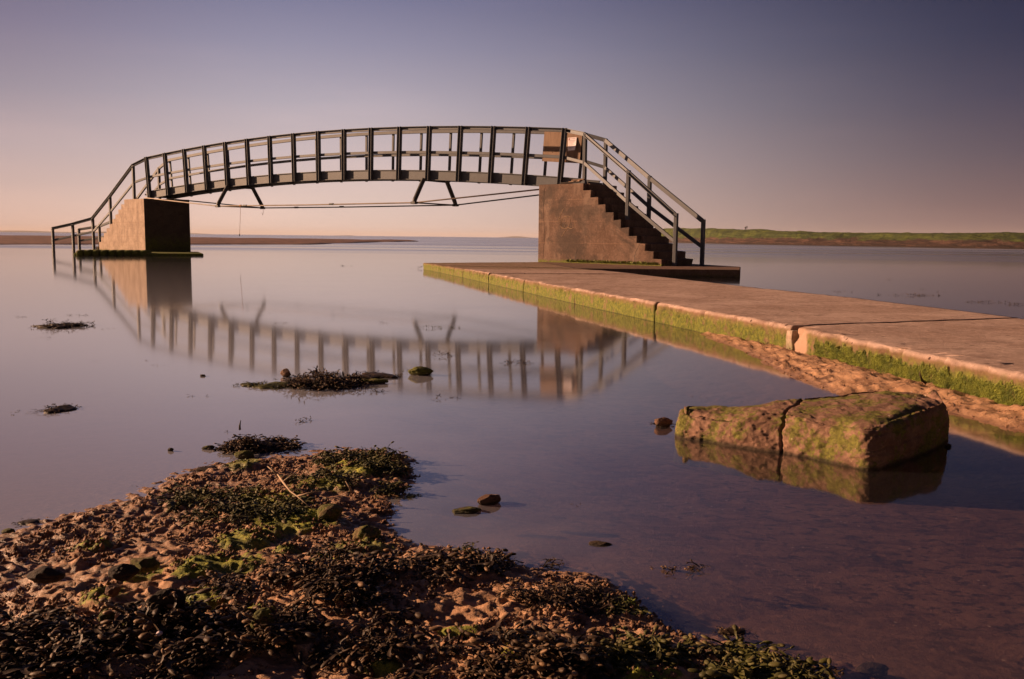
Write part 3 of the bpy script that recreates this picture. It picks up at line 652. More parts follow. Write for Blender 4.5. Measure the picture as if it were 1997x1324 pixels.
# left pier
P1 = Vector((-11.72, 28.62, .05)); P4 = Vector((-14.72, 31.65, .05)); dl = (P4 - P1).normalized(); wdL = Vector((1.22, .62, 0))
pl = empty('bridge_pier', P1, 'pale concrete pier with steps down to the sea under the left end', 'pier', 'concrete stair piers of the bridge')
zt = 1.75; Lw = (P4 - P1).length; tt = (ray(248, 29.75, 0) - Vector((P1.x, P1.y, 0))).length
stair_pier(pl, P1, dl, wdL, tt, 11, (Lw - tt) / 10, .02, zt, M_pierL, M_pierL)
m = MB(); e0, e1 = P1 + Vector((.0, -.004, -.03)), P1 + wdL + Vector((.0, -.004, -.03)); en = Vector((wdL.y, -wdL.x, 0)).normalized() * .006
m.prism([e0, e1, e1 + Z * 1.72, e0 + Z * 1.72], [p + en for p in (e0, e1, e1 + Z * 1.72, e0 + Z * 1.72)]); m.build('end_wall_shade', M_endshade, pl)  # thin dark leaf that paints the end face's shade
# plinth of the left pier: rounded mass concrete bags
pts_f = [at(146, 497.6), at(196, 498.3), at(240, 498.8), at(284, 499), at(330, 499), at(372, 499), at(397, 498.6)]
m = MB(); bk = Vector((.2, 5.0, 0))
a_, b_ = at(144, 497.6), at(397, 498.8)
m = MB(); base = [a_, b_, b_ + Vector((-1.05, 2.6, 0)), a_ + Vector((-2.2, 5.6, 0))]
m.prism([p - Z * .5 for p in base], [p + Z * .07 for p in base]); m.build('plinth', M_plinth, pl, bevel=.03)
r = random.Random(3)
for k in range(9):
    s0, s1 = k / 9, (k + 1) / 9
    c0 = at(146 + (286 - 146) * s0, 498.2); c1 = at(146 + (286 - 146) * s1, 498.2)
    m = MB(); c_ = (c0 + c1) / 2 + Vector((0, .22, .06)); L_ = (c1 - c0).length / 2 * r.uniform(.9, 1.04); V = []; nu, nv = 14, 10
    for i in range(nv + 1):
        th_ = math.pi * i / nv
        for j in range(nu):
            ph = 2 * math.pi * j / nu; sx = math.copysign(abs(math.sin(th_) * math.cos(ph)) ** .45, math.cos(ph)); sy = math.copysign(abs(math.sin(th_) * math.sin(ph)) ** .6, math.sin(ph)); sz = math.copysign(abs(math.cos(th_)) ** .6, math.cos(th_))
            V.append(c_ + Vector((sx * L_, sy * .26, sz * .10)) * (1 + .04 * r.uniform(-1, 1)))
    m.poly(V, [(i * nu + j, i * nu + (j + 1) % nu, (i + 1) * nu + (j + 1) % nu, (i + 1) * nu + j) for i in range(nv) for j in range(nu)])
    m.build('footing_block', M_plinth, pl, smooth=True)

# ------------------------------------------------------------------ walkway
path = bpy.data.objects.new('path', None); COL.objects.link(path); tag(path, kind='structure')
FAR_EDGE = [(.55, 19.35), (1.08, 15.55), (1.42, 14.35), (1.80, 12.85), (2.24, 10.95), (2.64, 9.2), (2.98, 7.85), (3.34, 5.88), (3.72, 4.2), (4.0, 2.3), (4.2, 0)]
PZ = [.128, .133, .14, .147, .15, .152, .156, .158, .158, .155, .15]
def slab(k):
    n0, n1 = Vector(NEAR_EDGE[k] + (PZ[k],)), Vector(NEAR_EDGE[k + 1] + (PZ[k + 1],)); f0, f1 = Vector(FAR_EDGE[k] + (PZ[k],)), Vector(FAR_EDGE[k + 1] + (PZ[k + 1],))
    g_ = .011; d_ = (n1 - n0).normalized() * g_; n0 = n0 + d_; n1 = n1 - d_; f0 = f0 + d_; f1 = f1 - d_
    nx, ny = 60, 70; V = []; Fq = []
    r = random.Random(k); dz = r.uniform(-.004, .004)
    # cross-section from water side up, rounded nosing, over the top and down the far side
    sec = [(0, -.45), (0, -.2), (0, -.1)] + [(0, z_) for z_ in np.linspace(-.07, -.028, 6)] + [(.03 - .03 * math.cos(a), -.03 + .03 * math.sin(a)) for a in np.linspace(.25, math.pi / 2, 7)]
    tops = list(np.linspace(.05, 1, nx)); L_ = len(sec)
    for j in range(ny + 1):
        s_ = j / ny; pn, pf = n0.lerp(n1, s_), f0.lerp(f1, s_); ac = (pf - pn); wl = ac.length; ac = ac / wl
        for (i_, z_) in sec: V.append(pn + ac * i_ + Z * (z_ + dz))
        for q in tops: V.append(pn + ac * (q * wl if q < 1 else wl) + Z * dz)
        V.append(pf + Z * (dz - .45))
    V = np.array([tuple(v) for v in V]); ncol = L_ + len(tops) + 1
    nz = fbm(V[:, 0] * 9, V[:, 1] * 9, V[:, 2] * 9, o=4, s=40)
    edge = np.tile(np.array([1.0] * L_ + [1.0 if q < .08 else .25 for q in tops] + [1]), ny + 1)
    nz2 = fbm(V[:, 0] * 3, V[:, 1] * 3, o=3, s=44); ch_ = np.maximum(0, fbm(V[:, 0] * 14, V[:, 1] * 14, V[:, 2] * 8, o=3, s=47) - .22) * .07
    V[:, 2] += .0012 * nz2 * np.tile(np.array([0, 0, 0] + [1] * (ncol - 3)), ny + 1); V[:, 0] += (-.008 * nz + ch_ * np.where(V[:, 2] > .06, 1, .2)) * edge; V[:, 2] += .006 * nz * edge * np.tile(np.array([0, 0, 0] + [1] * (ncol - 3)), ny + 1)
    Fq = grid_faces(ncol, ny + 1)
    o = np_mesh('slab', V, Fq[:, ::-1], M_path, path)
    # end caps
    me = o.data; mb = MB(); c0 = [tuple(V[i]) for i in range(ncol)]; c1 = [tuple(V[ny * ncol + i]) for i in range(ncol)]
    me2 = bpy.data.meshes.new('slab'); vs = [tuple(v) for v in V]; fs = [tuple(int(i) for i in q[::-1]) for q in Fq] + [tuple(range(ncol)), tuple(range(ny * ncol, (ny + 1) * ncol))[::-1]]
    me2.from_pydata(vs, [], fs); me2.materials.append(M_path); me2.update()
    me2.polygons.foreach_set('use_smooth', [True] * len(Fq) + [False, False]); o.data = me2
    return o
for k in range(len(NEAR_EDGE) - 1): slab(k)
# landing under the right pier and the dark slab end beyond it
m = MB(); q = [Vector((.56, 19.37, 0)), Vector((1.09, 15.56, 0)), Vector((4.0, 15.75, 0)), Vector((4.45, 17.5, 0)), Vector((3.6, 20.0, 0)), Vector((1.5, 21.0, 0))]
m.prism([p - Z * .5 for p in q], [p + Z * .13 for p in q]); m.build('landing_slab', M_slab, path, bevel=.015)
# spalled, split corner block by the seventh joint
j0 = Vector(NEAR_EDGE[7] + (0,)); dpth = (Vector(NEAR_EDGE[8] + (0,)) - j0).normalized()
m = MB(); c_ = j0 + dpth * -.045 + Vector((-.014, -.003, 0)); r = random.Random(9)
pr_ = [(0, .0), (.014, .05), (.006, .10), (.018, .150), (.085, .156), (.078, .10), (.094, .05), (.080, .0)]
m.prism([c_ + dpth * a - Z * .02 + Z * b_ + Vector((0, 0, 0)) for a, b_ in pr_], [c_ + dpth * a - Z * .02 + Z * b_ + Vector((.05, .01, 0)) for a, b_ in pr_])
tag(m.build('concrete_splinter', M_pierL, None, bevel=.006), 'pale split splinter of concrete leaning at the joint in the walkway edge', 'rubble')
# algae on the water face of the walkway
def facep(a, b_):
    a, b_ = Vector(a + (0,)), Vector(b_ + (0,)); ac = Vector((-.965, -.26, 0))
    def f(p, r): return p + ac * .004 + Z * (r.random() ** .8 * .105)
    return [a, b_], f
def face_weed(k0, k1, n, h, seed, label, s0=0.0):
    a = Vector(NEAR_EDGE[k0] + (0,)); b_ = Vector(NEAR_EDGE[k1] + (0,)); a = a.lerp(b_, s0)
    f = facep((0, 0), (1, 1))[1]
    r = random.Random(seed); V = []; Fq = []; ac = Vector((-.965, -.26, 0)); al_ = (b_ - a).normalized()
    LN = .108 + .016 * fbm(np.linspace(0, 55, 2000), np.zeros(2000) + seed, o=5, s=seed, g=.7)
    for _ in range(n):
        s_ = r.random(); zz_ = r.random() ** .85 * .128; lim_ = float(LN[int(s_ * 1999)])
        if zz_ > lim_: continue
        p = a.lerp(b_, s_) + ac * r.uniform(.0, .006) + Z * zz_; L_ = h * r.uniform(.5, 1.3); w_ = L_ * .11
        tip = p - Z * L_ * r.uniform(.6, 1) + ac * L_ * r.uniform(.0, .22) + al_ * L_ * r.uniform(-.5, .5)
        b0 = len(V); V += [p - al_ * w_, p + al_ * w_, p.lerp(tip, .55) + al_ * w_ * .8 + ac * L_ * .12, tip]; Fq.append((b0, b0 + 1, b0 + 2, b0 + 3))
    tag(np_mesh('green_algae', [tuple(v) for v in V], Fq, M_algae, None, True), label, 'algae', None, 'stuff')
face_weed(7, 8, 26000, .011, 1, 'bright green algae fringe hanging on the nearest walkway edge', .14)
face_weed(8, 9, 7000, .011, 4, 'green algae on the walkway edge at the right margin of the photo')
face_weed(6, 7, 6000, .008, 2, 'short green algae on the walkway edge behind the split joint', .0)

# ------------------------------------------------------------------ stones
def ico_np(n=3):
    import bmesh
    bm = bmesh.new(); bmesh.ops.create_icosphere(bm, subdivisions=n, radius=1); V = np.array([v.co[:] for v in bm.verts]); Fq = np.array([[v.index for v in f.verts] for f in bm.faces]); bm.free(); return V, Fq
ICO4 = ico_np(5); ICO3 = ico_np(4)
def stone(px, py, wpx, hpx, label, mt, seed, zb=None, dep=.8, ang=0.0, flat=0.0, name='stone', sharp=.22, hi=True, group=None):
    c_ = at(px, py, .0 if zb is None else zb); k = F / c_.y; wx_, hz_ = wpx / k / 2, hpx / k
    V, Fq = ICO4 if hi else ICO3; V = V.copy(); s = seed * 7.7
    nz = fbm(V[:, 0] * 1.1 + s, V[:, 1] * 1.1, V[:, 2] * 1.1 + s, o=3, s=seed); rr = 1 + sharp * nz
    for q in range(7):   # facets
        rnd = np.random.RandomState(seed * 13 + q); d = rnd.normal(size=3); d /= np.linalg.norm(d); lim_ = rnd.uniform(.72, .95)
        p = V @ d; rr = np.where(p * rr > lim_, lim_ / np.maximum(p, .01), rr)
    V = V * rr[:, None]; V = V + ICO_N(V) * (.03 * fbm(V[:, 0] * 6, V[:, 1] * 6, V[:, 2] * 6, o=3, s=seed + 2))[:, None]
    V = V * np.array([wx_, wx_ * dep, hz_ * .62]); ca, sa = math.cos(ang), math.sin(ang)
    V = np.stack([V[:, 0] * ca - V[:, 1] * sa, V[:, 0] * sa + V[:, 1] * ca, V[:, 2]], -1) + np.array([c_.x, c_.y + wx_ * dep * .5, c_.z + hz_ * .38])
    return tag(np_mesh(name, V, Fq, mt, None, True), label, 'stone', group)
def ICO_N(V): return V / np.linalg.norm(V, axis=1, keepdims=True)
ST = [(322, 1192, 78, 46, 'smooth dark oval stone with a rust red dent, casting a long shadow on the bar', M_stone_d, 3, .055, .55, .25),
      (238, 1130, 58, 26, 'low dark wedge of rock behind the smooth oval stone', M_stone_d, 5, .045, .6, .2),
      (278, 1112, 60, 24, 'mossy hump of rock touching the low dark wedge', M_stone_g, 6, .045, .6, .1),
      (82, 1136, 70, 26, 'flat black rock at the left side of the sand bar', M_stone_d, 7, .03, .6, .0),
      (712, 1058, 60, 30, 'pointed green topped stone at the edge of the small inlet', M_stone_g, 8, .004, .7, .3),
      (715, 1008, 44, 16, 'small brown stone on the far side of the small inlet', M_stone, 9, .0, .6, .1),
      (952, 984, 50, 20, 'lumpy brown stone standing out of the shallow water', M_stone, 10, .0, .45, .5),
      (908, 1003, 62, 12, 'flat green brown stone just awash in front of the lumpy one', M_stone_g, 11, -.004, .5, .15),
      (1170, 1066, 46, 9, 'thin pinkish stone awash in the middle of the pool', M_stone, 12, -.004, .4, -.1),
      (1294, 832, 38, 20, 'small dark stone with weed, left of the large cracked rock', M_stone, 13, .0, .7, .2),
      (557, 735, 18, 15, 'round brown stone behind the long island of wrack', M_stone, 14, 0, .9, 0),
      (820, 732, 46, 17, 'green mossy rock at the right end of the wrack islands', M_stone_g, 15, 0, .6, .1),
      (722, 748, 66, 10, 'long low weed covered slab in front of the mossy rock', M_stone_g, 16, 0, .3, 0),
      (395, 734, 12, 4, 'tiny dark pebble alone left of the round stone', M_stone_d, 17, 0, .8, 0),
      (332, 880, 11, 7, 'tiny dark stone alone in the water left of the small wrack island', M_stone_d, 18, 0, .8, 0),
      (476, 894, 38, 14, 'yellow green mossy stone in front of the small wrack island', M_stone_g, 19, 0, .6, .2),
      (14, 1043, 26, 12, 'green capped stone at the left margin of the photo', M_stone_g, 20, 0, .8, 0),
      (640, 1012, 60, 26, 'rounded weed covered stone on the bar beside the inlet', M_stone_g, 21, .02, .7, .2),
      (512, 1228, 46, 40, 'green mossy hump in the middle of the dark wrack bed', M_stone_g, 22, .05, .8, .3),
      (205, 1215, 36, 26, 'small mossy block left of the smooth oval stone', M_stone_g, 23, .05, .8, .3),
      (216, 1162, 30, 18, 'little brown knob of rock between the wedge and the oval stone', M_stone, 24, .045, .8, .3),
      (405, 876, 26, 7, 'low green stone just left of the small wrack island', M_stone_g, 25, 0, .5, .3),
      (1850, 872, 14, 7, 'pebble against the right side of the large cracked rock', M_stone, 26, 0, .7, .1),
      (1705, 1318, 70, 22, 'dark rock under the water at the bottom of the photo', M_stone_d, 27, -.02, .6, .1)]
for (px, py, w_, h_, lb, mt, sd_, zb, dep, ang) in ST: stone(px, py, w_, h_, lb, mt, sd_, zb, dep, ang)
sh = stone(310, 1240, 14, 9, 'small white shell lying on the edge of the dark wrack', M_paper, 30, .05, .7, .3, name='shell', hi=False); sh['category'] = 'shell'

# the large cracked rock
base_px = [(1321, 850), (1345, 857), (1387, 862), (1429, 871), (1475, 879), (1522, 885), (1560, 892), (1600, 899), (1650, 909), (1699, 917), (1745, 908), (1795, 890), (1840, 868), (1846, 850), (1842, 828)]
topf = [(1332, 800, .082), (1352, 806, .080), (1392, 816, .074), (1432, 817, .082), (1466, 808, .102), (1516, 803, .115), (1560, 812, .113), (1608, 824, .107), (1652, 828, .114), (1684, 832, .119), (1728, 822, .130), (1786, 803, .139), (1833, 790, .142), (1840, 783, .141), (1828, 774, .141)]
back = [(1810, 770, .140), (1770, 763, .142), (1720, 760, .142), (1675, 761, .139), (1640, 768, .133), (1590, 771, .127), (1540, 774, .120), (1500, 781, .109), (1460, 791, .095), (1420, 791, .089), (1380, 788, .086), (1345, 791, .084)]
bp = [at(x, y, 0) for x, y in base_px]; tpz = [at(x, y, z_) for x, y, z_ in topf]
for x, y, z_ in back:
    p = at(x, y, z_); tpz.append(p); bp.append(Vector((p.x, p.y + .015, 0)))
bp = np.array([tuple(p) for p in bp]); tq = np.array([tuple(p) for p in tpz]); m_ = len(bp)
NR = 560; tt_ = np.arange(NR) / NR * m_
def closed_interp(P): 
    i = np.floor(tt_).astype(int); f_ = (tt_ - i)[:, None]; p0, p1, p2, p3 = P[(i - 1) % m_], P[i % m_], P[(i + 1) % m_], P[(i + 2) % m_]
    return .5 * (2 * p1 + (p2 - p0) * f_ + (2 * p0 - 5 * p1 + 4 * p2 - p3) * f_ ** 2 + (3 * p1 - p0 - 3 * p2 + p3) * f_ ** 3)
BR, TR = closed_interp(bp), closed_interp(tq); rows = []
for q in np.linspace(-1.0, 0, 10)[:-1]: rows.append(BR + np.array([0, 0, .12 * q]) + (BR - BR.mean(0)) * (-.04 * q))
for q in np.linspace(0, 1, 56): 
    bul = math.sin(math.pi * q) * .06
    rr_ = BR * (1 - q) + TR * q; cc = rr_.mean(0); rr_ = rr_ + (rr_ - cc) * np.array([1, 1, 0]) * bul * .35
    if q > .9: rr_ = rr_ + (cc - rr_) * np.array([1, 1, 0]) * ((q - .9) / .1) ** 2 * .012
    rows.append(rr_)
nf = int(NR * 14.5 / m_); fo = np.argsort(TR[:nf, 0]); bo = np.argsort(TR[nf:, 0]) + nf
x0_, x1_ = tq[:, 0].min(), tq[:, 0].max(); xc = x0_ + .07 + (TR[:, 0] - x0_) * (x1_ - x0_ - .15) / (x1_ - x0_)
cen_line = np.stack([xc, .5 * (np.interp(xc, TR[:nf][fo, 0], TR[:nf][fo, 1]) + np.interp(xc, TR[bo, 0], TR[bo, 1])), .5 * (np.interp(xc, TR[:nf][fo, 0], TR[:nf][fo, 2]) + np.interp(xc, TR[bo, 0], TR[bo, 2]))], -1)
def ctr_y(x):
    return x
for q in np.linspace(0, 1, 44)[1:]:
    rr_ = TR * (1 - q) + cen_line * q; dome = .006 * math.sin(q * math.pi / 2); rr_[:, 2] = rr_[:, 2] + dome; rows.append(rr_)
RV = np.concatenate(rows); nr = len(rows)
grid = RV.reshape(nr, NR, 3); du = np.roll(grid, -1, 1) - np.roll(grid, 1, 1); dv = np.gradient(grid, axis=0); nm = np.cross(du, dv); nm /= (np.linalg.norm(nm, axis=2, keepdims=True) + 1e-9)
cc = grid.mean((0, 1)); sgn = np.sign(((grid - cc) * nm).sum(2).mean()); nm *= sgn
X_, Y_, Z_ = grid[..., 0], grid[..., 1], grid[..., 2]
topm = 1 - .35 * sstep(60, 70, np.arange(nr))[:, None]
rnd_edge = np.exp(-((np.arange(nr) - 66) / 7.0) ** 2)[:, None]
disp = -.010 * rnd_edge * (1 + 1.0 * fbm(X_ * 12, Y_ * 12, Z_ * 3, o=3, s=141)) + (.008 * fbm(X_ * 9, Y_ * 9, Z_ * 14, o=5, s=51, g=.55) + .003 * (1 - 2 * np.abs(fbm(X_ * 30, Y_ * 30, Z_ * 44, o=3, s=61)))) * topm
strat = np.abs(((Z_ + .012 * fbm(X_ * 6, Y_ * 6, Z_ * 2, o=3, s=71)) / .042) % 1 - .5); disp -= .004 * topm * sstep(.10, .0, strat) * sstep(.9, 1.1, X_)
# the crack: a wavy plane cut into the mass
cA = at(1520, 884, 0); cB = at(1555, 786, .10); dcx = (cB - cA); 
wav = .004 * np.sin(Z_ * 80) + .006 * fbm(X_ * 20, Y_ * 20, Z_ * 40, o=3, s=91)
pn = np.array([-(cB.y - cA.y), cB.x - cA.x]); pn = pn / np.linalg.norm(pn)
along = ((X_ - cA.x) * (cB.x - cA.x) + (Y_ - cA.y) * (cB.y - cA.y)) / ((cB.x - cA.x) ** 2 + (cB.y - cA.y) ** 2)
dcr = (X_ - cA.x) * pn[0] + (Y_ - cA.y) * pn[1] + wav + .02 * sstep(.2, .7, along)
cut = np.exp(-(dcr / (.0024 + .0016 * np.sin(Z_ * 60) ** 2)) ** 2) * sstep(1.25, .9, along); disp -= .020 * cut
disp += .004 * np.exp(-((np.abs(dcr) - .014) / .008) ** 2) * 0
grid2 = grid + nm * disp[..., None]
i = np.arange(nr * NR).reshape(nr, NR); j = np.roll(i, -1, 1); Fq = np.stack([i[:-1], j[:-1], j[1:], i[1:]], -1).reshape(-1, 4)
rock = np_mesh('cracked_rock', grid2.reshape(-1, 3), Fq if sgn > 0 else Fq, M_rock, None, True)
tag(rock, 'large flat topped brown rock with a deep crack and green weed, right foreground', 'rock')

# ------------------------------------------------------------------ wrack
def frond(seed, simple=False):
    r = random.Random(seed); V = []; Fq = []; T = []
    def ribbon(p, d, L_, w_, depth):
        n = 2 if simple else 4; side = d.cross(Vector((r.uniform(-.4, .4), r.uniform(-.4, .4), 1))).normalized(); b0 = len(V); dd = d.copy()
        for k in range(n + 1):
            s_ = k / n; ww = w_ * (.55 + .6 * math.sin(min(1, s_ * 1.2) * math.pi / 2)); up_ = dd.cross(side).normalized()
            V.extend([p - side * ww, p + up_ * ww * .45, p + side * ww]); T.extend([s_ * .25] * 3)
            if k < n:
                dd = (dd + Vector((r.uniform(-.5, .5), r.uniform(-.5, .5), r.uniform(-.6, .25)))).normalized(); p = p + dd * (L_ / n)
        for k in range(n):
            for c_ in (0, 1): q = b0 + 3 * k + c_; Fq.append((q, q + 1, q + 4, q + 3))
        if depth > 0:
            for sg_ in (-1, 1): ribbon(p, (dd + side * sg_ * r.uniform(.4, 1.0) + Vector((0, 0, r.uniform(-.1, .5)))).normalized(), L_ * r.uniform(.5, .75), w_ * .85, depth - 1)
        else:
            a_ = w_ * r.uniform(1.0, 1.9); l_ = a_ * r.uniform(1.2, 2.0); nu, nv = (4, 2) if simple else (6, 4); s1 = side; u1 = dd.cross(side).normalized(); b0 = len(V)
            for i_ in range(nv + 1):
                th_ = math.pi * i_ / nv
                for j_ in range(nu):
                    ph = 2 * math.pi * j_ / nu; V.append(p + dd * (l_ * (1 - math.cos(th_)) * .9) + (s1 * math.cos(ph) + u1 * math.sin(ph) * .8) * a_ * max(.05, math.sin(th_))); T.append(.35 + .65 * i_ / nv)
            for i_ in range(nv):
                for j_ in range(nu): Fq.append((b0 + i_ * nu + j_, b0 + i_ * nu + (j_ + 1) % nu, b0 + (i_ + 1) * nu + (j_ + 1) % nu, b0 + (i_ + 1) * nu + j_))
    a = r.uniform(0, 6.28); d0 = Vector((math.cos(a), math.sin(a), r.uniform(.1, .75))).normalized()
    ribbon(Vector((0, 0, 0)), d0, r.uniform(.40, .75), r.uniform(.060, .10), 1 if r.random() < .75 else 2)
    return np.array([tuple(v) for v in V]), np.array(Fq), np.array(T)
FR = [frond(100 + i) for i in range(14)]; FRS = [frond(300 + i, True) for i in range(8)]
def weed_mesh(name, P, sizes, mt, seed, lib=None, flat=1.0, core=None):
    rnd = np.random.RandomState(seed); lib = lib or FR; Vs, Fs, Ts = [], [], []; off = 0
    for p, s_ in zip(P, sizes):
        V, Fq, T = lib[rnd.randint(len(lib))]; a = rnd.uniform(0, 6.283); ca, sa = math.cos(a), math.sin(a); tl = rnd.uniform(-.4, .4)
        X = V[:, 0] * ca - V[:, 1] * sa; Y = V[:, 0] * sa + V[:, 1] * ca; Zv = V[:, 2] * flat + tl * X
        Vs.append(np.stack([X, Y, Zv], -1) * s_ + p); Fs.append(Fq + off); Ts.append(T * (.06 + .94 * rnd.uniform(0, 1) ** 2.2)); off += len(V)  # only some fronds get strongly painted sunlit tips
    if core is not None:
        V, Fq = core; Vs.append(V); Fs.append(Fq + off); Ts.append(np.zeros(len(V)))
    return np_mesh(name, np.concatenate(Vs), np.concatenate(Fs), mt, None, True, {'tip': np.concatenate(Ts)})
def fill_poly(poly, n, seed, edge=.0):
    rnd = np.random.RandomState(seed); P = np.array(poly); lo, hi = P.min(0), P.max(0); X = rnd.uniform(lo[0], hi[0], n * 6); Y = rnd.uniform(lo[1], hi[1], n * 6)
    d = sd_poly(X, Y, poly); nn_ = fbm(X * 11, Y * 13, o=3, s=seed); ok = (d + .045 * nn_ > edge) & (nn_ > .04)
    X, Y = X[ok][:n], Y[ok][:n]; return X, Y
beds = [('bl', 1350, .040, M_weed, 'black brown bladder wrack heaped in the bottom left corner'), ('main', 1700, .036, M_weed, 'broad bed of dark bladder wrack across the middle of the sand bar'),
        ('up', 1000, .034, M_weedg, 'olive wrack along the far tip of the sand bar'), ('mid', 700, .034, M_weedg, 'green tinged wrack on the far left slope of the sand bar'),
        ('bc', 800, .040, M_weed, 'curly wrack at the bottom edge of the photo, centre'), ('br', 800, .038, M_weedg, 'low wrack on the spur running out at bottom right'),
        ('rt', 420, .022, M_weed, 'sparse sandy wrack tips right of the broad bed')]
for k, (key, n, sz, mt, lb) in enumerate(beds):
    X, Y = fill_poly(WP[key], n, 40 + k); h = heights(X[:, None], Y[:, None])[0][:, 0]; rnd = np.random.RandomState(k)
    lumps = np.maximum(0, fbm(X * 9, Y * 9, o=2, s=77 + k)) * .018
    Zp = h + rnd.uniform(-.004, .010, len(X)) + lumps
    tag(weed_mesh('bladder_wrack', np.stack([X, Y, Zp], -1), sz * (.35 + 1.1 * rnd.uniform(0, 1, len(X)) ** 1.6), mt, 60 + k, flat=.6), lb, 'seaweed', None, 'stuff')
# scattered tufts on the bar
rnd = np.random.RandomState(5); X, Y = fill_poly(FORE, 800, 91, .02); ok = (Y > 1.0) & (X > -1.6); X, Y = X[ok], Y[ok]; h = heights(X[:, None], Y[:, None])[0][:, 0]
sel = fbm(X * 5, Y * 6, o=2, s=12) > .12; X, Y, h = X[sel], Y[sel], h[sel]
tag(weed_mesh('wrack_scraps', np.stack([X, Y, h - .001], -1), .020 * rnd.uniform(.5, 1.3, len(X)), M_weed, 99, flat=.5), 'scattered scraps of brown wrack over the sand bar', 'seaweed', None, 'stuff')

# sand crumbs and grit
rnd = np.random.RandomState(15); X, Y = fill_poly(FORE, 15000, 191, -.05); ok = (Y > 1.0) & (X > -1.6) & (X < 1.1); X, Y = X[ok], Y[ok]
X2, Y2 = fill_poly(SAND2, 3500, 192, -.02); X = np.concatenate([X, X2]); Y = np.concatenate([Y, Y2]); h = heights(X[:, None], Y[:, None])[0][:, 0]
OV = np.array([(1, 0, 0), (0, 1, 0), (-1, 0, 0), (0, -1, 0), (0, 0, 1), (0, 0, -1.)]); OF = np.array([(0, 1, 4), (1, 2, 4), (2, 3, 4), (3, 0, 4), (1, 0, 5), (2, 1, 5), (3, 2, 5), (0, 3, 5)])
sz = .0016 + .0042 * rnd.uniform(0, 1, len(X)) ** 3; Vv = OV[None] * (sz[:, None, None] * rnd.uniform(.6, 1.3, (len(X), 6, 1))) + np.stack([X, Y, h + sz * .3], -1)[:, None]
Ff = OF[None] + (np.arange(len(X)) * 6)[:, None, None]
M_grit = rock_mat('grit', (0.20, 0.10, 0.06), (0.30, 0.17, 0.10), .2)
tag(np_mesh('grit', Vv.reshape(-1, 3), Ff.reshape(-1, 3), M_grit, None, True), 'coarse grit and worm cast crumbs strewn over the wet sand', 'grit', None, 'stuff')

# algae tufts over the green patches
X, Y = [], []; rnd = np.random.RandomState(25)
for (px, py, wx_, wy_) in ALG:
    c_ = at(px, py, .03); kx = (at(px + wx_, py, .03) - c_).length * .5; ky = abs((at(px, py + wy_, .03) - c_).y) * .5; n = int(60 + 1.3e5 * kx * ky)
    X.append(rnd.normal(c_.x, kx, n)); Y.append(rnd.normal(c_.y, ky, n))
X, Y = np.concatenate(X), np.concatenate(Y); ok = fbm(X * 25, Y * 30, o=3, s=14) > -.05; X, Y = X[ok], Y[ok]; h = heights(X[:, None], Y[:, None])[0][:, 0]; ok = h > .002; X, Y, h = X[ok], Y[ok], h[ok]
n = len(X); a = rnd.uniform(0, 6.283, n); hh = rnd.uniform(.003, .010, n); dxy = np.stack([np.cos(a), np.sin(a), a * 0], -1); p = np.stack([X, Y, h - .001], -1)
tip = p + np.stack([rnd.uniform(-1, 1, n) * hh, rnd.uniform(-1, 1, n) * hh, hh * .7], -1); wv = dxy * (hh * .16)[:, None]
Vv = np.stack([p - wv, p + wv, (p + tip) / 2 + wv + np.array([0, 0, .001]), tip], 1).reshape(-1, 3); Fq = np.arange(4 * n).reshape(-1, 4)
tag(np_mesh('green_algae', Vv, Fq, M_algae, None, True), 'bright green algae in patches over the sand bar', 'algae', None, 'stuff')

# islands and drifting pieces of wrack: every one a thing
def island(px0, px1, py, hpx, n, label, mt=M_weed, seed=0, size=None, dpx=8, cat='seaweed', group=None, name='wrack_clump', simple=None, core=True):
    c0, c1 = at(px0, py), at(px1, py); cx_, cy_ = (c0.x + c1.x) / 2, c0.y; n = int(n * (1.8 if core else 1)); rx = (c1 - c0).length / 2; k = F / cy_
    ry = min(abs(at(px0, py - dpx).y - at(px0, py + dpx).y) / 2, rx * 1.2); hh_ = hpx / k; rnd = np.random.RandomState(seed + 500)
    X = rnd.uniform(-1, 1, n); Y = rnd.uniform(-1, 1, n) * np.sqrt(np.maximum(0, 1 - X * X)); prof = (.35 + .65 * np.abs(fbm(X * 2.3 + seed, X * 0 + seed, o=2, s=seed))) * np.sqrt(np.maximum(.02, 1 - X * X)) * np.sqrt(np.maximum(.05, 1 - Y * Y))
    kp = fbm(X * 2.6 + seed * 3.1, Y * 1.5, o=2, s=seed + 9) > (-.30 if n > 40 else -.8); X, Y, prof = X[kp], Y[kp], prof[kp]; n = len(X)
    P = np.stack([cx_ + X * rx, cy_ + Y * ry + .15 * X * ry, prof * hh_ * rnd.uniform(.1, 1.0, n) - .004], -1)
    sz_ = (size or max(hh_ * (.75 if core else 1.4), .012)) * rnd.uniform(.6, 1.2, n); simp = k < 480 if simple is None else simple; cr = None
    if core:
        nu, nv = 40, 16; th_ = np.linspace(.02, math.pi - .02, nv)[:, None]; ph_ = np.linspace(0, 2 * math.pi, nu, endpoint=False)[None]
        V = np.stack([np.sin(th_) * np.cos(ph_), np.sin(th_) * np.sin(ph_), np.cos(th_) + 0 * ph_], -1).reshape(-1, 3) * np.array([rx * .70, ry * .6, hh_ * .36])
        V = V * (1 + .55 * fbm(V[:, 0] * 30, V[:, 1] * 30, V[:, 2] * 30 + seed, o=3, s=seed))[:, None] + np.array([cx_, cy_, 0])
        gi = np.arange(nu * nv).reshape(nv, nu); gj = np.roll(gi, -1, 1); cr = (V, np.stack([gi[:-1], gi[1:], gj[1:], gj[:-1]], -1).reshape(-1, 4))
    o = weed_mesh(name, P, sz_, mt, seed, FRS if simp else FR, flat=.5, core=cr)
    tag(o, label, cat, group); return o
island(70, 178, 636, 13, 130, 'dark wrack clump floating alone at far left, below the pier reflection', seed=1)
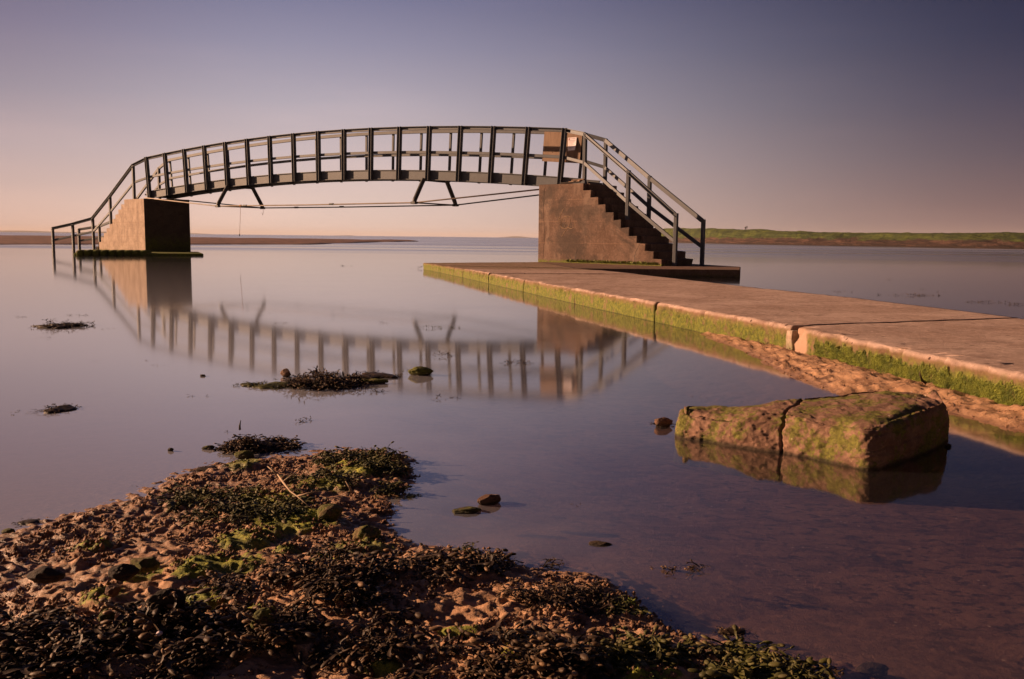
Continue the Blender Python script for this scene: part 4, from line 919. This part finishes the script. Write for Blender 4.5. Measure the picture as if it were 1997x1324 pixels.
island(22, 80, 803, 3, 22, 'thin trailing tail of weed left of the spiky clump', seed=2, core=False, mt=M_weedg)
island(78, 150, 799, 16, 60, 'spiky dark weed clump at lower far left', seed=3)
island(458, 520, 750, 9, 60, 'low green weed tongue at the left end of the long wrack island', M_weedg, 4)
island(495, 600, 751, 17, 170, 'green hummock joined to the left of the long wrack island', M_weedg, 5)
island(575, 712, 748, 27, 420, 'tallest brown wrack heap of the long island', M_weed, 6, dpx=12)
island(680, 782, 733, 12, 120, 'spiky row of wrack leading to the mossy rock', M_weed, 7)
island(688, 752, 762, 8, 50, 'small line of wrack in front of the low weedy slab', M_weed, 8, core=False)
island(782, 808, 724, 5, 20, 'strand of weed touching the left side of the mossy rock', M_weedg, 9, core=False)
island(575, 606, 821, 9, 22, 'little wrack sprig between the long island and the bar', M_weed, 10, core=False)
island(432, 576, 872, 30, 420, 'bushy brown wrack island just off the tip of the bar', M_weed, 11, dpx=11)
island(378, 432, 916, 14, 90, 'brown sandy wrack lump at the water edge left of the bar tip', M_weed, 12)
island(455, 500, 880, 10, 60, 'green weed at the foot of the bushy wrack island', M_weedg, 13)
island(34, 76, 1019, 10, 50, 'dark wrack clump near the left shore of the bar', M_weed, 14)
island(734, 782, 955, 16, 100, 'wrack knob at the right shore under the bar tip', M_weed, 15)
island(782, 818, 968, 9, 60, 'small bright green weed patch floating right of the bar', M_weedg, 16)
island(784, 802, 929, 9, 18, 'tiny brown tuft in the water right of the bar tip', M_weed, 17, core=False)
island(1055, 1100, 1101, 18, 26, 'pale brown wrack tips awash above the right slope of the bar', M_weed, 18, core=False)
island(1284, 1370, 1108, 16, 46, 'thin row of wrack tips awash in the pool right of the bar', M_weed, 19, core=False)
island(1398, 1468, 1232, 15, 70, 'wrack clump in the pool left of bottom right', M_weed, 20)
island(1170, 1236, 1200, 46, 150, 'upright wrack tuft on the right shoulder of the bar', M_weedg, 21, dpx=16)
island(890, 930, 1080, 22, 70, 'spiky cone of wrack on the crest of the broad bed', M_weedg, 22, dpx=8)
island(55, 130, 1085, 18, 120, 'red brown wrack lump on the left shore', M_weed, 23, dpx=10)
island(1275, 1312, 826, 10, 30, 'tuft of weed growing on the small dark stone', M_weed, 24, core=False)
island(1560, 1620, 1300, 18, 40, 'drooping wrack strands in the shallows at bottom right', M_weed, 25, core=False)
island(1200, 1260, 1240, 14, 80, 'wrack tuft at the waterline below the upright one', M_weed, 26)
for q, (a0, a1, yy, hp_, n, lb) in enumerate([
        (1708, 1822, 575, 3, 60, 'dark row of weed on the water right of the walkway'), (1884, 1958, 589, 3, 45, 'longer weed row near the right margin beyond the walkway'),
        (1965, 1997, 594, 3, 22, 'end of the weed line cut by the right margin'), (1625, 1660, 569, 2, 10, 'short weed fleck left of the dark row beyond the walkway'),
        (1795, 1812, 564, 2, 7, 'weed fleck just above the dark row beyond the walkway'), (1826, 1842, 569, 2, 7, 'weed fleck to the right of the dark row'),
        (1545, 1562, 498, 2, 7, 'weed fleck on open water below the headland centre'), (1605, 1640, 499.5, 2, 9, 'weed line on open water right of the headland centre fleck'),
        (1880, 1960, 508, 2, 16, 'far weed line under the right part of the headland'), (1725, 1740, 545, 2, 6, 'lone weed fleck in mid bay on the right'),
        (668, 690, 518.5, 2, 9, 'flat dark driftwood like scrap between the piers'), (806, 822, 524, 3, 7, 'scrap of weed beside the left end of the walkway'),
        (30, 56, 618.5, 2, 12, 'weed line at the left margin above the wrack clump'), (128, 172, 615, 2.5, 16, 'weed line above the wrack clump at far left'),
        (200, 232, 641, 2.5, 10, 'short weed line right of the wrack clump at far left'), (74, 98, 658, 2.5, 9, 'weed curl below the wrack clump at far left'),
        (522, 558, 609, 2, 10, 'weed flecks right of the left trestle reflection'), (500, 522, 627, 2, 8, 'weed fleck at the foot of the left trestle reflection'),
        (535, 560, 630, 2, 8, 'weed fleck right of that below the left trestle reflection'), (738, 756, 630, 2.5, 8, 'weed fleck between the two trestle reflections'),
        (806, 896, 639, 4, 42, 'green weed strand floating between the legs of the right trestle reflection'), (838, 880, 694, 5, 16, 'black weed dots beside the reflected posts'),
        (980, 1050, 707, 5, 30, 'string of weed bits across the reflected posts at centre'), (1010, 1045, 711, 3, 8, 'weed bits below the string at centre'),
        (845, 885, 777, 5, 14, 'weed curl at the lower ends of the reflected posts'), (365, 385, 772, 2.5, 8, 'reddish weed scrap left of the wrack sprig'),
        (395, 412, 774, 2.5, 6, 'reddish weed scrap right beside its twin'), (290, 318, 712, 2.5, 9, 'weed line under the left reflected posts'),
        (278, 290, 703, 2, 5, 'weed dot over the left reflected posts'), (178, 190, 704, 2, 4, 'lone dot of weed in the left water'),
        (420, 450, 843, 3, 10, 'reddish flat weed left of the bushy island'), (258, 272, 948, 4, 8, 'reddish chip of weed off the left shore'),
        (140, 152, 997, 3, 6, 'small weed chip off the far left shore'), (1350, 1380, 774, 3, 6, 'thin twig of weed above the large rock, left'),
        (1100, 1140, 984, 3, 8, 'dark scrap awash right of the lumpy stone')]):
    island(a0, a1, yy, hp_ * 1.6, n, lb, M_weedg if 'green' in lb else M_weed, 40 + q, dpx=1.2 if yy < 650 else 2.5, core=False, name='weed_scrap', group='scraps of weed on the water', simple=True)

# driftwood on the bar
m = MB(); pts = [at(541, 925, .055), at(552, 940, .06), at(566, 958, .055), at(580, 968, .05), at(600, 985, .045)]
m.tube(pts, [.0015, .0028, .002, .0015, .0007], 8); m.tube([pts[0], pts[0] + Vector((-.03, .02, .015))], [.003, .001], 6); m.tube([pts[1], pts[1] + Vector((.03, .05, .02))], [.0025, .001], 6); m.tube([pts[3], pts[3] + Vector((.05, .01, .012))], [.003, .001], 6)
M_drift, t, b = mat('bleached_wood'); setc(t, b, (0.34, 0.24, 0.15)); b.inputs['Roughness'].default_value = .8
tag(m.build('driftwood_twig', M_drift, None, smooth=True), 'bleached forked twig lying across the bar tip', 'twig')
p = at(686, 960, .03); m = MB(); m.tube([p, p + Vector((-.006, 0, .014)), p + Vector((-.015, 0, .028))], [.003, .0026, .001], 6)
tag(m.build('straw_stalk', M_drift, None, smooth=True), 'short pale stalk standing up near the right shore of the bar', 'stalk')
p = at(1806, 747, .05); m = MB(); m.tube([p, p + Vector((-.018, 0, .012)), p + Vector((-.028, 0, .035)), p + Vector((-.030, 0, .055))], [.006, .006, .004, .001], 8)
tag(m.build('kelp_stalk', M_weed, None, smooth=True), 'curved dark kelp stalk standing against the algae of the walkway edge', 'stalk')
p = at(468, 850, .0); m = MB(); m.tube([p + Z * .02, p + Z * .035, p + Vector((.004, 0, .052))], [.004, .003, .001], 6)
tag(m.build('twig', M_weed, None, smooth=True), 'thin upright stem behind the bushy wrack island', 'stalk')

# two small golfers far away on the headland crest
def person(px, d, z, h, pose, label):
    root = Vector(((px - CX) / F * d, d, z)); V = []; m = MB()
    me = bpy.data.meshes.new('person'); s_ = h / 1.75
    J = {'pel': (0, 0, .95), 'ch': (.02 * pose, 0, 1.30), 'nk': (.05 * pose, 0, 1.48), 'hd': (.06 * pose, 0, 1.60), 'ht': (.06 * pose, 0, 1.70), 'hl': (-.1, 0, .93), 'kl': (-.12, -.05, .5), 'fl': (-.14, 0, .06), 'tl': (-.14, -.14, .03), 'hr': (.1, 0, .93), 'kr': (.13, -.03, .5), 'fr': (.15, 0, .06), 'tr': (.15, -.14, .03),
         'sl': (-.18, 0, 1.40), 'el': (-.25, -.05, 1.14), 'wl': (-.12, -.25, .98), 'sr': (.20, 0, 1.40), 'er': (.27, -.08, 1.14), 'wr': (.10 + .2 * pose, -.25, 1.02)}
    E_ = [('pel', 'ch'), ('ch', 'nk'), ('nk', 'hd'), ('hd', 'ht'), ('pel', 'hl'), ('hl', 'kl'), ('kl', 'fl'), ('fl', 'tl'), ('pel', 'hr'), ('hr', 'kr'), ('kr', 'fr'), ('fr', 'tr'), ('ch', 'sl'), ('sl', 'el'), ('el', 'wl'), ('ch', 'sr'), ('sr', 'er'), ('er', 'wr')]
    R_ = {'pel': .15, 'ch': .17, 'nk': .06, 'hd': .10, 'ht': .08, 'hl': .10, 'hr': .10, 'kl': .06, 'kr': .06, 'fl': .045, 'fr': .045, 'tl': .04, 'tr': .04, 'sl': .07, 'sr': .07, 'el': .045, 'er': .045, 'wl': .035, 'wr': .035}
    ks = list(J); me.from_pydata([tuple(root + Vector(J[k]) * s_) for k in ks], [(ks.index(a), ks.index(b_)) for a, b_ in E_], []); me.update()
    o = link_mesh('person', me, M_cloth, None, True); sk = o.modifiers.new('skin', 'SKIN')
    for i_, k in enumerate(ks):
        v = me.skin_vertices[0].data[i_]; v.radius = (R_[k] * s_, R_[k] * s_); v.use_root = (k == 'pel')
    sb = o.modifiers.new('sub', 'SUBSURF'); sb.levels = 1; sb.render_levels = 1
    return tag(o, label, 'person')
M_cloth, t, b = mat('dark_clothing'); setc(t, b, (0.035, 0.028, 0.022)); b.inputs['Roughness'].default_value = .9
person(1447.5, 192, 2.55, 1.0, .3, 'left of two tiny figures in dark clothes on the green headland crest')
person(1450.5, 206, 2.95, .95, .6, 'right of two tiny figures on the green headland crest')
# litter stones below the grass on the headland shore
for q, (px, py) in enumerate(((1406, 466.5), (1419, 468.4), (1453, 467.2))):
    d = 150 if px < 1500 else 110
    p = Vector(((px - CX) / F * d, d, .4)); V, F3 = ICO3; V = V * np.array([.16 + .07 * (q % 3), .15, .08]) * (1 + .2 * fbm(V[:, 0] * 2 + q, V[:, 1] * 2, V[:, 2] * 2, o=2, s=q))[:, None] + np.array(tuple(p))
    V[:, 2] += .65 - (py - (452.2 + .0109 * px)) * d / F - .4
    tag(np_mesh('pale_boulder', V, F3, M_paper, None, True), ['leftmost pale stone on the muddy bank of the headland', 'small pale stone second from the left on the bank', 'longest pale stone on the bank below the two figures', 'pale stone highest on the bank, under the grass edge', 'pale stone on the bank towards the right margin', 'single pale stone on the bank at mid headland'][q], 'stone', 'pale stones on the headland bank')

# ------------------------------------------------------------------ sea air
HZM = bpy.data.materials.new('sea_air'); HZM.use_nodes = True; t = HZM.node_tree; t.nodes.clear()
o_ = t.nodes.new('ShaderNodeOutputMaterial'); v = t.nodes.new('ShaderNodeVolumePrincipled'); v.inputs['Color'].default_value = (.93, .86, .84, 1); v.inputs['Density'].default_value = 6e-5
t.links.new(v.outputs[0], o_.inputs['Volume'])
m = MB(); b0 = [Vector((x, y, -3)) for x, y in ((-15500, -60), (15500, -60), (15500, 17000), (-15500, 17000))]; m.prism(b0, [p + Z * 63 for p in b0])
tag(m.build('haze', HZM, None), kind='stuff')
